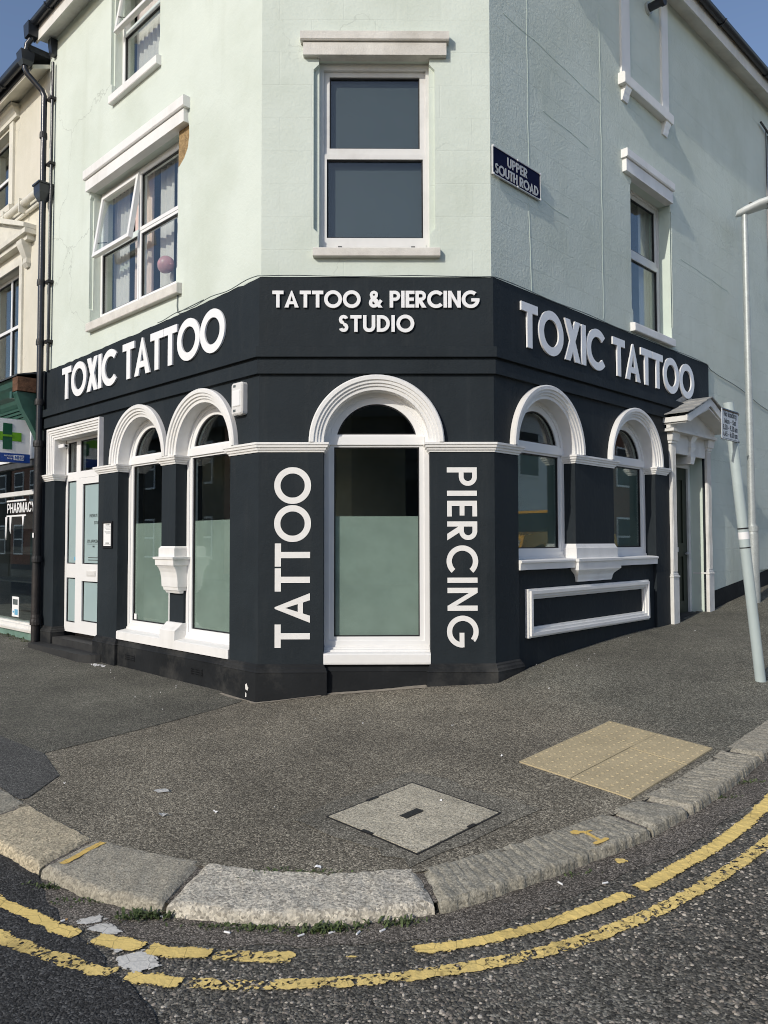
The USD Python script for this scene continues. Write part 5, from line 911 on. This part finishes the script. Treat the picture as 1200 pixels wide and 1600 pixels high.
V, F = [], []; secs = [(-.13, .02, .015, .03), (-.11, .07, .0, .09), (0, .10, .0, .13), (.2, .15, .03, .17), (.45, .16, .06, .19), (.62, .14, .085, .19), (.72, .08, .11, .17), (.74, .03, .12, .15)]
for x_, w_, z0_, z1_ in secs:
    for a_ in np.linspace(0, 2 * math.pi, 17)[:-1]:
        c_, s_ = math.cos(a_), math.sin(a_); V.append(h0 + hd * x_ + hs * w_ * c_ + hu * ((z0_ + z1_) / 2 + .12 * x_ + (z1_ - z0_) / 2 * (abs(s_) ** .7) * np.sign(s_)))
for i in range(len(secs) - 1):
    for j in range(16): a_, b_ = i * 16 + j, i * 16 + (j + 1) % 16; F += [[a_, b_, b_ + 16], [a_, b_ + 16, a_ + 16]]
F += [[0, j + 1, j] for j in range(1, 15)] + [[len(V) - 16, len(V) - 16 + j, len(V) - 16 + j + 1] for j in range(1, 15)]
m = trimesh.Trimesh(V, F, process=False); m.fix_normals(); part(t, 'lamp_head', m, M['lamphead'], smooth=50)
part(t, 'lens', wbox(h0 + hd * .42 + [0, 0, .105], (.38, .2, .03), math.atan2(hd[1], hd[0])), M['gasket'])
part(t, 'photocell', tube([h0 + hd * .1 + [0, 0, .13], h0 + hd * .1 + [0, 0, .18]], .035, 12), M['gasket'])
# ------------------------------------------------------------------ pavement furniture
C4 = [np.array(p) for p in ((-.305, -3.161), (.228, -2.658), (.715, -3.269), (.203, -3.749))]
def bil(Q, s, t_): return Q[0] * (1 - s) * (1 - t_) + Q[1] * s * (1 - t_) + Q[2] * s * t_ + Q[3] * (1 - s) * t_
def quad_slab(Q, s0, s1, t0, t1, z0, z1, n=14, bump=0, seed=0, holes=None):
    V = []; e = np.linspace(0, 1, n)
    for s in e:
        for r in e:
            p = bil(Q, s0 + (s1 - s0) * s, t0 + (t1 - t0) * r); V.append((p[0], p[1], 0))
    V = np.array(V); V[:, 2] = zpav(V[:, 0], V[:, 1]) + z1 + (meshkit.fbm(V * 40, 3, seed) - .5) * bump
    m = grid_mesh(V, n, n); F = list(np.asarray(m.faces)); k = len(V); rim = [i * n for i in range(n)] + [(n - 1) * n + i for i in range(1, n)] + [i * n + n - 1 for i in range(n - 2, -1, -1)] + list(range(n - 2, 0, -1))
    Vb = V[rim].copy(); Vb[:, 2] += z0 - z1; V = np.vstack([V, Vb]); r_ = len(rim)
    for i in range(r_): a_, b_ = i, (i + 1) % r_; F += [[rim[a_], rim[b_], k + b_], [rim[a_], k + b_, k + a_]]
    m = trimesh.Trimesh(V, F, process=False); m.fix_normals(); return up(m)
t = thing('manhole_cover', 'square worn concrete manhole cover in the pavement in front of the corner', 'manhole cover', (.2, -3.2, float(zp(.2, -3.2))))
part(t, 'cover', quad_slab(C4, .018, .982, .018, .982, -.02, .0085, 40, .005, 3), M['manhole'])
part(t, 'rim', [quad_slab(C4, a, b, c, d, -.02, .0072, 8) for a, b, c, d in ((0, .014, 0, 1), (.986, 1, 0, 1), (.014, .986, 0, .014), (.014, .986, .986, 1))], M['gasket'])
part(t, 'lifting_slot', quad_slab(C4, .40, .60, .44, .52, -.01, .0125, 6), M['gasket'])
for a, b, c, d in ((.44, .56, .0, .035), (.0, .03, .42, .53), (.60, .68, .965, 1.0)): part(t, 'key_slot', quad_slab(C4, a, b, c, d, -.01, .0118, 4), M['gasket'])
T4 = [np.array(p) for p in ((.977, -2.382), (1.866, -1.533), (2.343, -2.353), (1.493, -3.183))]
def tactile(s0, s1, t0, t1, seed):
    g_ = .0042; m = [quad_slab(T4, s0 + g_, s1 - g_, t0 + g_, t1 - g_, -.02, .0075 + .001 * (seed % 3), 10, .002, seed)]
    ns, nt = round((s1 - s0) * 18), round((t1 - t0) * 12)
    for i in range(ns):
        for j in range(nt):
            p = bil(T4, s0 + (s1 - s0) * (i + .5) / ns, t0 + (t1 - t0) * (j + .5) / nt); d_ = trimesh.creation.cylinder(.0125, .005, sections=10); v = d_.vertices; v[v[:, 2] > 0, :2] *= .62; d_.vertices = v; d_.apply_translation([*p, float(zpav(*p)) + .0105]); m.append(d_)
    return cat_(m)
for k, q in enumerate(((0, .70, 0, .5), (.70, 1, 0, .5), (0, .64, .5, 1), (.64, 1, .5, 1))): part(pavement, 'tactile_slab', tactile(*q, k + 11), M['tactile'])
# ------------------------------------------------------------------ road markings
def ribbon(P, w, zf, lift, jag, seed, name_mat):
    line = LineString(smooth_line(np.array(P), 60)); return sheet(line.buffer(w / 2, cap_style=2), zf, lift, .022, jag, seed)
YI = [(-2.9,-2.95),(-2.3,-3.53),(-1.815,-3.969),(-1.595,-4.118),(-1.30,-4.31),(-1.144,-4.362),(-.889,-4.462),(-.744,-4.487),(-.417,-4.54),(-.093,-4.548),(.129,-4.538),(.567,-4.447),(.80,-4.36),(1.181,-4.156),(1.534,-3.9),(1.816,-3.671),(2.114,-3.39),(2.291,-3.198),(3.2,-2.25),(6,.6)]
YO = [(-2.7,-3.30),(-1.634,-4.33),(-1.413,-4.455),(-1.049,-4.625),(-.806,-4.70),(-.561,-4.735),(-.282,-4.75),(-.009,-4.735),(.272,-4.697),(.667,-4.60),(.884,-4.517),(1.123,-4.402),(1.451,-4.19),(1.691,-4.01),(2.011,-3.735),(3.0,-2.80),(6,.2)]
sI = smooth_line(np.array(YI), 600); sO = smooth_line(np.array(YO), 600)
def cut(S, x0, x1): return S[(S[:, 0] >= x0) & (S[:, 0] <= x1)]
t = thing('yellow_line', 'inner yellow line curving round the kerb, broken and missing in the middle', 'road marking', (0, -4.5, float(zr(0, -4.5))), group='double yellow lines')
for x0, x1, mt, w_, sd in ((-2.9, -1.30, 'yellowsolid', .075, 1), (-1.235, -.985, 'yellowsolid', .095, 2), (-.99, -.68, 'yellowsolid', .090, 3), (-.69, -.33, 'yellowworn', .105, 4), (-.16, -.02, 'yellowworn', .05, 5), (.13, 1.16, 'yellowsolid', .078, 6), (1.20, 6, 'yellowsolid', .085, 7)):
    part(t, 'paint', ribbon(cut(sI, x0, x1), w_, zroad, .0085 if mt == 'yellowsolid' else .0065, .022, sd, None), M[mt])
t = thing('yellow_line', 'outer yellow line nearest the camera, speckled with exposed stones', 'road marking', (0, -4.7, float(zr(0, -4.7))), group='double yellow lines')
for x0, x1, mt, w_, sd in ((-2.7, -1.03, 'yellowworn', .090, 11), (-1.0, -.74, 'yellowsolid', .085, 12), (-.76, 6, 'yellowworn', .090, 13)):
    part(t, 'paint', ribbon(cut(sO, x0, x1), w_, zroad, .0085, .02, sd, None), M[mt])
t = thing('white_marking', 'flaking white paint patches under the broken yellow lines', 'road marking', (-1.1, -4.4, float(zr(-1.1, -4.4))))
for sd, q in ((1, [(-1.375, -4.165), (-1.29, -4.10), (-1.23, -4.17), (-1.34, -4.225)]), (2, [(-1.325, -4.235), (-1.225, -4.18), (-1.10, -4.30), (-1.20, -4.31)]), (3, [(-1.18, -4.395), (-1.10, -4.395), (-1.04, -4.44), (-1.10, -4.47)]), (4, [(-1.08, -4.50), (-.98, -4.43), (-.86, -4.58), (-.97, -4.645), (-1.05, -4.57)])):
    part(t, 'paint', sheet(Polygon(q), zroad, .0078, .03, .018, sd + 20), M['whiteworn'])
def ztop(x, y): return zp(x, y) + .0075
single('kerb_mark', sheet(Polygon([(-1.655, -3.66), (-1.62, -3.69), (-1.50, -3.42), (-1.54, -3.40)]), ztop, .003, .02, .012, 31), M['yellowkerb'], 'short yellow bar painted across the kerb stone at left', 'road marking')
nm = [LineString([(1.05, -3.60), (1.10, -3.60), (1.155, -3.72)]).buffer(.012), Point(1.055, -3.60).buffer(.028), LineString([(1.12, -3.745), (1.165, -3.72), (1.19, -3.70)]).buffer(.014), LineString([(1.10, -3.605), (1.14, -3.59)]).buffer(.009)]
single('kerb_mark', sheet(max(polys(unary_union(nm)), key=lambda q: q.area), ztop, .004, .012, .004, 32), M['yellowkerb'], 'yellow sprayed squiggle on the tooled kerb stone', 'road marking')
single('paint_blob', sheet(Point(1.225, -3.825).buffer(.036), zroad, .007, .012, .008, 33), M['yellowsolid'], 'oval yellow paint blob in the gutter right of the corner', 'road marking')
# ------------------------------------------------------------------ chippings (instanced) over the road in view
ico = trimesh.creation.icosphere(1, 1.0); rs = np.random.default_rng(7)
def chips(name, n, poly, smin, smax, mat, sink, seed, dens=None):
    r_ = np.random.default_rng(seed); x0, y0, x1, y1 = poly.bounds; from shapely import contains_xy
    P = np.c_[r_.uniform(x0, x1, n), r_.uniform(y0, y1, n)]; P = P[contains_xy(poly, P[:, 0], P[:, 1])]
    if dens is not None: P = P[r_.uniform(0, 1, len(P)) < dens(P)]
    pi = UsdGeom.PointInstancer.Define(stage, road + '/' + numbered(road, name)); pp = str(pi.GetPath()); protos = []
    for k in range(6):
        v = ico.vertices * (1 + .35 * (meshkit.noise(ico.vertices * 1.7 + k * 9, k)[:, None] - .5)) * np.array([1, .8, .62]); h = trimesh.Trimesh(v, ico.faces, process=False)
        usdkit.mesh(stage, f'{pp}/stone_{k:03d}', h, mat); protos.append(Sdf.Path(f'{pp}/stone_{k:03d}'))
    m_ = len(P); s_ = r_.uniform(smin, smax, m_) * np.exp(r_.normal(0, .18, m_)); z_ = zroad(P[:, 0], P[:, 1]) - s_ * sink
    pi.CreatePrototypesRel().SetTargets(protos); pi.CreateProtoIndicesAttr(Vt.IntArray.FromNumpy(r_.integers(0, 6, m_).astype(np.int32)))
    pi.CreatePositionsAttr(Vt.Vec3fArray.FromNumpy(np.c_[P, z_].astype(np.float32))); pi.CreateScalesAttr(Vt.Vec3fArray.FromNumpy(np.repeat(s_[:, None], 3, 1).astype(np.float32)))
    an = r_.uniform(0, 2 * math.pi, m_); tl = r_.normal(0, .22, (m_, 2)); q = []
    for a_, (bx_, by_) in zip(an, tl):
        gq = Gf.Rotation(Gf.Vec3d(0, 0, 1), math.degrees(a_)) * Gf.Rotation(Gf.Vec3d(1, 0, 0), math.degrees(bx_)) * Gf.Rotation(Gf.Vec3d(0, 1, 0), math.degrees(by_)); gq = gq.GetQuat(); q.append(Gf.Quath(gq.GetReal(), *map(float, gq.GetImaginary())))
    pi.CreateOrientationsAttr(Vt.QuathArray(q)); tag(pi.GetPrim(), kind='stuff')
view = Polygon([(-2.6, -2.6), (-2.0, -3.5), (-1.0, -4.12), (0, -4.32), (.8, -4.05), (1.8, -3.38), (2.9, -2.3), (3.4, -2.6), (2.2, -4.3), (1.6, -5.4), (-1.7, -5.4), (-2.6, -4.2)])
newp = Polygon([(-1.735, -3.70), (-1.60, -3.95), (-1.40, -4.20), (-1.20, -4.42), (-1.02, -4.66), (-.80, -4.90), (-.62, -5.25), (-.5, -6.5), (-4.5, -6.5), (-4.5, -1.1), (-2.44, -3.08)])
kd_d = lambda P: _kt.query(P)[0]
chips('chipping', 60000, view.difference(newp), .0055, .0105, M['chip'], .35, 1, lambda P: np.clip((kd_d(P) - .10) / .30, .25, 1) * np.clip(1.25 - .0 * P[:, 0], 0, 1))
chips('black_chipping', 60000, view.intersection(newp), .0055, .0095, M['chipdark'], .38, 2)
# ------------------------------------------------------------------ litter, leaves and weeds
def butt(p, ang, zf, L=.026, tip=False):
    z = float(zf(*p)) + .0075; d = np.array([math.cos(ang), math.sin(ang), 0]); c_ = np.array([*p, z])
    return tube([c_ - d * L / 2, c_ + d * L * .1], .0042, 8), tube([c_ + d * L * .1, c_ + d * L / 2], .0042, 8)
bt = [((-1.431, -4.161), 'single cigarette end with an orange filter on the black asphalt'), ((-.985, -4.142), 'cigarette end in the gutter at the joint left of the pale kerb stone'), ((-.332, -4.36), 'white cigarette end below the middle of the pale kerb stone'), ((-.20, -4.345), 'cigarette end close to the grass tuft in the gutter'), ((-.085, -4.36), 'broken cigarette end right of the grass tuft'), ((.02, -4.35), 'cigarette end furthest right below the pale kerb stone'), ((.87, -4.03), 'bent white cigarette end below the tooled kerb stone'), ((1.076, -4.06), 'small white butt left of the yellow blob'), ((-.66, -4.31), 'crumpled white scrap end below the left of the pale stone')]
rb = np.random.default_rng(12)
for i, (p, lab) in enumerate(bt):
    t = thing('cigarette_end', lab, 'cigarette end', (*p, float(zr(*p))), group='cigarette ends in the gutter'); a_, b_ = butt(p, rb.uniform(0, 3.1), zroad, .030); part(t, 'paper', a_, M['paper']); part(t, 'filter', b_, M['orange'] if i == 0 else M['paper'])
def scrap(p, r, zf, seed):
    r_ = np.random.default_rng(seed); n = 9; a_ = np.linspace(0, 2 * math.pi, n + 1)[:-1]; V = [(0, 0, .012)] + [(r * r_.uniform(.5, 1.2) * math.cos(t_), r * .7 * r_.uniform(.5, 1.2) * math.sin(t_), r_.uniform(.003, .02)) for t_ in a_]
    return trimesh.Trimesh(np.array(V) + [*p, float(zf(*p))], [[0, i + 1, (i + 1) % n + 1] for i in range(n)], process=False)
single('dead_leaf', scrap((-1.418, -2.579), .055, zpav, 3), M['leaf'], 'crumpled pale leaf on the brown pavement left of centre', 'leaf', group='dead leaves on the pavement')
single('dead_leaf', scrap((-1.30, -3.02), .03, zpav, 4), M['leaf'], 'small pale leaf scrap nearer the kerb on the brown pavement', 'leaf', group='dead leaves on the pavement')
single('paper_scrap', scrap((-.985, -3.0), .014, zpav, 5), M['paper'], 'tiny white paper scrap on the pavement above the pale kerb stone', 'litter')
single('paper_scrap', scrap((-.30, -3.83), .02, zp, 6), M['paper'], 'white scrap lying on the back edge of the pale kerb stone', 'litter')
rl = np.random.default_rng(21); bits = []
for k in range(30):
    s_ = rl.uniform(0, 1)
    if k < 12: p = xy('L', rl.uniform(.2, 5.2), .1 + rl.exponential(.25))
    elif k < 20: p = xy('R', rl.uniform(.6, 4), .06 + rl.exponential(.2))
    else: p = np.array([rl.uniform(-2.2, 2.2), rl.uniform(-3.2, -.2)])
    bits.append(scrap(p, rl.uniform(.004, .009), zpav, 100 + k))
single('litter_specks', bits, M['paper'], 'scattered pale specks of litter on the pavement', 'litter', kind='stuff')
bits = [scrap(xy('L', 3.12 + rl.normal(0, .09), .16 + abs(rl.normal(0, .05))), rl.uniform(.010, .024), zpav, 300 + k) for k in range(22)]
single('litter_heap', bits, M['paper'], 'little heap of white litter beside the shop doorstep', 'litter', kind='stuff')
def weeds(centres, label, name='weeds'):
    r_ = np.random.default_rng(44); V, F = [], []
    for (x_, y_, n_, h_, zf) in centres:
        for k in range(int(n_ * .55)):
            p = np.array([x_ + r_.normal(0, .075), y_ + r_.normal(0, .018)]); z_ = float(zf(*p)); a_ = r_.uniform(0, 2 * math.pi); l_ = h_ * r_.uniform(.4, 1.2); d_ = np.array([math.cos(a_), math.sin(a_), 0]); s_ = np.array([-d_[1], d_[0], 0]); w_ = r_.uniform(.0022, .0055); ln_ = r_.uniform(.3, 1.3); b_ = np.array([*p, z_ - .004]); i0 = len(V)
            V += [b_ - s_ * w_, b_ + s_ * w_, b_ + d_ * l_ * ln_ * .5 + [0, 0, l_ * .7] + s_ * w_ * 1.3, b_ + d_ * l_ * ln_ * .5 + [0, 0, l_ * .7] - s_ * w_ * 1.3, b_ + d_ * l_ * ln_ + [0, 0, l_ * .75]]; F += [[i0, i0 + 1, i0 + 2], [i0, i0 + 2, i0 + 3], [i0 + 3, i0 + 2, i0 + 4]]
    single(name, trimesh.Trimesh(V, F, process=False), M['moss'], label, 'weeds', kind='stuff')
weeds([(-1.62, -3.80, 160, .03, zr), (-1.45, -3.96, 90, .022, zr), (-1.05, -4.14, 260, .045, zr), (-.72, -4.24, 130, .02, zr), (-.5, -4.28, 170, .028, zr), (-.24, -4.315, 300, .036, zr), (.08, -4.29, 120, .035, zr), (.235, -3.98, 120, .022, zr), (.25, -4.12, 60, .02, zr), (.95, -3.94, 70, .018, zr), (2.3, -2.85, 200, .02, zr), (2.05, -3.08, 160, .018, zr), (-.5, -3.85, 80, .018, zp), (-.3, -3.88, 60, .02, zp), (-.35, -3.87, 60, .016, zp)], 'green weeds and grass growing along the foot of the kerb')
weeds([(*xy('L', u, .05), n_, .05, zpav) for u, n_ in ((5.75, 60), (6.1, 70), (6.5, 50), (6.8, 60))], 'weeds growing at the foot of the green pharmacy stall riser')

# ------------------------------------------------------------------ across the street (seen only as reflections in the shop glass)
def far_house(label, c, ang, wd, dp, ht, mat, frame='upvc'):
    c = np.array(c, float); h = thing('terraced_house', label, 'building', (*c, -.3), group='houses and shops across the street'); d = np.array([math.cos(ang), math.sin(ang)]); n = np.array([-d[1], d[0]])  # n: towards the street
    P = lambda a_, o_: c + d * a_ + n * o_
    def blk(a0, a1, z0, z1, o0, o1): return slab_xy(Polygon([P(a0, o0), P(a1, o0), P(a1, o1), P(a0, o1)]).buffer(0), z0, z1)
    part(h, 'wall', blk(-wd / 2, wd / 2, -.5, ht, -dp, 0), mat); part(h, 'roof', [blk(-wd / 2, wd / 2, ht, ht + .25, -dp, .3), blk(-wd / 2, wd / 2, ht + .25, ht + 1.2, -dp + 1.5, -1.5)], M['slate'])
    for k in range(3):
        for z in (.9, 3.9):
            a_ = (k - 1) * wd / 3.1
            if z < 2 and k == 1: part(h, 'door', blk(a_ - .5, a_ + .5, -.2, 2.1, -.05, .03), M['greenpaint']); continue
            f = part(h, 'window', blk(a_ - .65, a_ + .65, z - .05, z + 1.65, -.05, .05), M[frame]); part(f, 'pane', [blk(a_ - .58, a_ + .58, z + .03, z + .78, .0, .056), blk(a_ - .58, a_ + .58, z + .86, z + 1.57, .0, .056)], M['slate'])
    part(h, 'plinth', blk(-wd / 2, wd / 2, -.5, .3, -.1, .04), M['slate'])
dR2, nR2, dL2, nL2 = PL['R'][1][:2], PL['R'][2][:2], PL['L'][1][:2], PL['L'][2][:2]
for k, (mt, lab) in enumerate(((M['signwhite'], 'white house opposite the side road wall'), (M['redbrick'], 'brick house opposite the side road wall'), (M['roomlight'], 'grey house further up across the side road'))):
    far_house(lab, PL['R'][0][:2] + dR2 * (15 + k * 7.2) + nR2 * 10.8, math.atan2(dR2[1], dR2[0]), 7, 7, 6.2, mt)
for k, (mt, lab) in enumerate(((M['slate'], 'dark fronted shop across the junction, left'), (M['roomdark'], 'black fronted shop facing the corner window'), (M['slate'], 'dark fronted shop across the junction, right'))):
    far_house(lab, np.array([-9.5 + k * 8.2, -22.0]), 0, 8, 7, 6.4, mt, 'plinth')
for k, (mt, lab) in enumerate(((M['redbrick'], 'brick house across the main road beyond the pharmacy'), (M['plinth'], 'dark house across the main road beyond the pharmacy'), (M['slate'], 'slate coloured house further along the far side of the main road'), (M['redbrick'], 'second brick house along the far side of the main road'), (M['plinth'], 'dark house at the far end of the main road'))):
    far_house(lab, PL['L'][0][:2] + dL2 * (15.5 + k * 7.2) + nL2 * 12.0, math.atan2(-dL2[1], -dL2[0]), 7, 7, 6.0, mt)
def car(label, c, ang, mat):
    c = np.array(c, float); t = thing('parked_car', label, 'car', (*c[:2], c[2])); ca, sa = math.cos(ang), math.sin(ang); R2 = np.array([[ca, -sa, 0], [sa, ca, 0], [0, 0, 1]])
    def T(m): m.vertices = m.vertices @ R2.T + c; return m
    def side(poly, w0, w1):
        m = trimesh.creation.extrude_polygon(Polygon(poly), w1 - w0, engine='earcut'); v = m.vertices; m = trimesh.Trimesh(np.c_[v[:, 0], v[:, 2] + w0, v[:, 1]], np.asarray(m.faces)[:, ::-1], process=False); m.fix_normals(); return T(m)
    body = [(-2.1, .28), (-2.12, .62), (-2.02, .86), (-1.2, .95), (1.25, .98), (2.0, .92), (2.1, .6), (2.05, .28), (1.72, .28), (1.60, .60), (1.30, .68), (1.0, .60), (.88, .28), (-.95, .28), (-1.07, .60), (-1.37, .68), (-1.67, .60), (-1.79, .28)]
    bp = part(t, 'body', [side(body, -.82, .82)], mat); part(t, 'cabin', side([(-1.15, .94), (-.45, 1.40), (.95, 1.44), (1.75, .97)], -.70, .70), M['black'])
    part(t, 'roof', side([(-.48, 1.40), (-.42, 1.46), (.92, 1.50), (1.0, 1.44)], -.68, .68), mat)
    for x_ in (-1.37, 1.30):
        for y_ in (-.80, .64):
            wl = trimesh.creation.cylinder(.31, .17, sections=24); wl.apply_transform(trimesh.transformations.rotation_matrix(math.pi / 2, [1, 0, 0])); wl.apply_translation([x_, y_ + .08, .31]); w_ = part(t, 'wheel', T(wl), M['tyre'])
            rm_ = trimesh.creation.cylinder(.19, .18, sections=16); rm_.apply_transform(trimesh.transformations.rotation_matrix(math.pi / 2, [1, 0, 0])); rm_.apply_translation([x_, y_ + .08, .31]); part(w_, 'rim', T(rm_), M['silver'])
    for y_ in (-.62, .62): part(t, 'headlight', T(wbox((-2.08, y_, .70), (.08, .28, .13))), M['signwhite']); part(t, 'tail_light', T(wbox((2.06, y_, .74), (.08, .24, .16))), M['rust'])
    part(t, 'bumper', T(wbox((-2.1, 0, .42), (.14, 1.5, .18))), M['black']); part(t, 'bumper', T(wbox((2.08, 0, .42), (.14, 1.5, .18))), M['black'])
pcar = PL['R'][0][:2] + dR2 * 9.5 + nR2 * 5.2
car('yellow car parked on the side road, seen reflected in the right arched windows', (*pcar, float(zr(*pcar)) - .02), math.atan2(dR2[1], dR2[0]), M['yellowcar'])
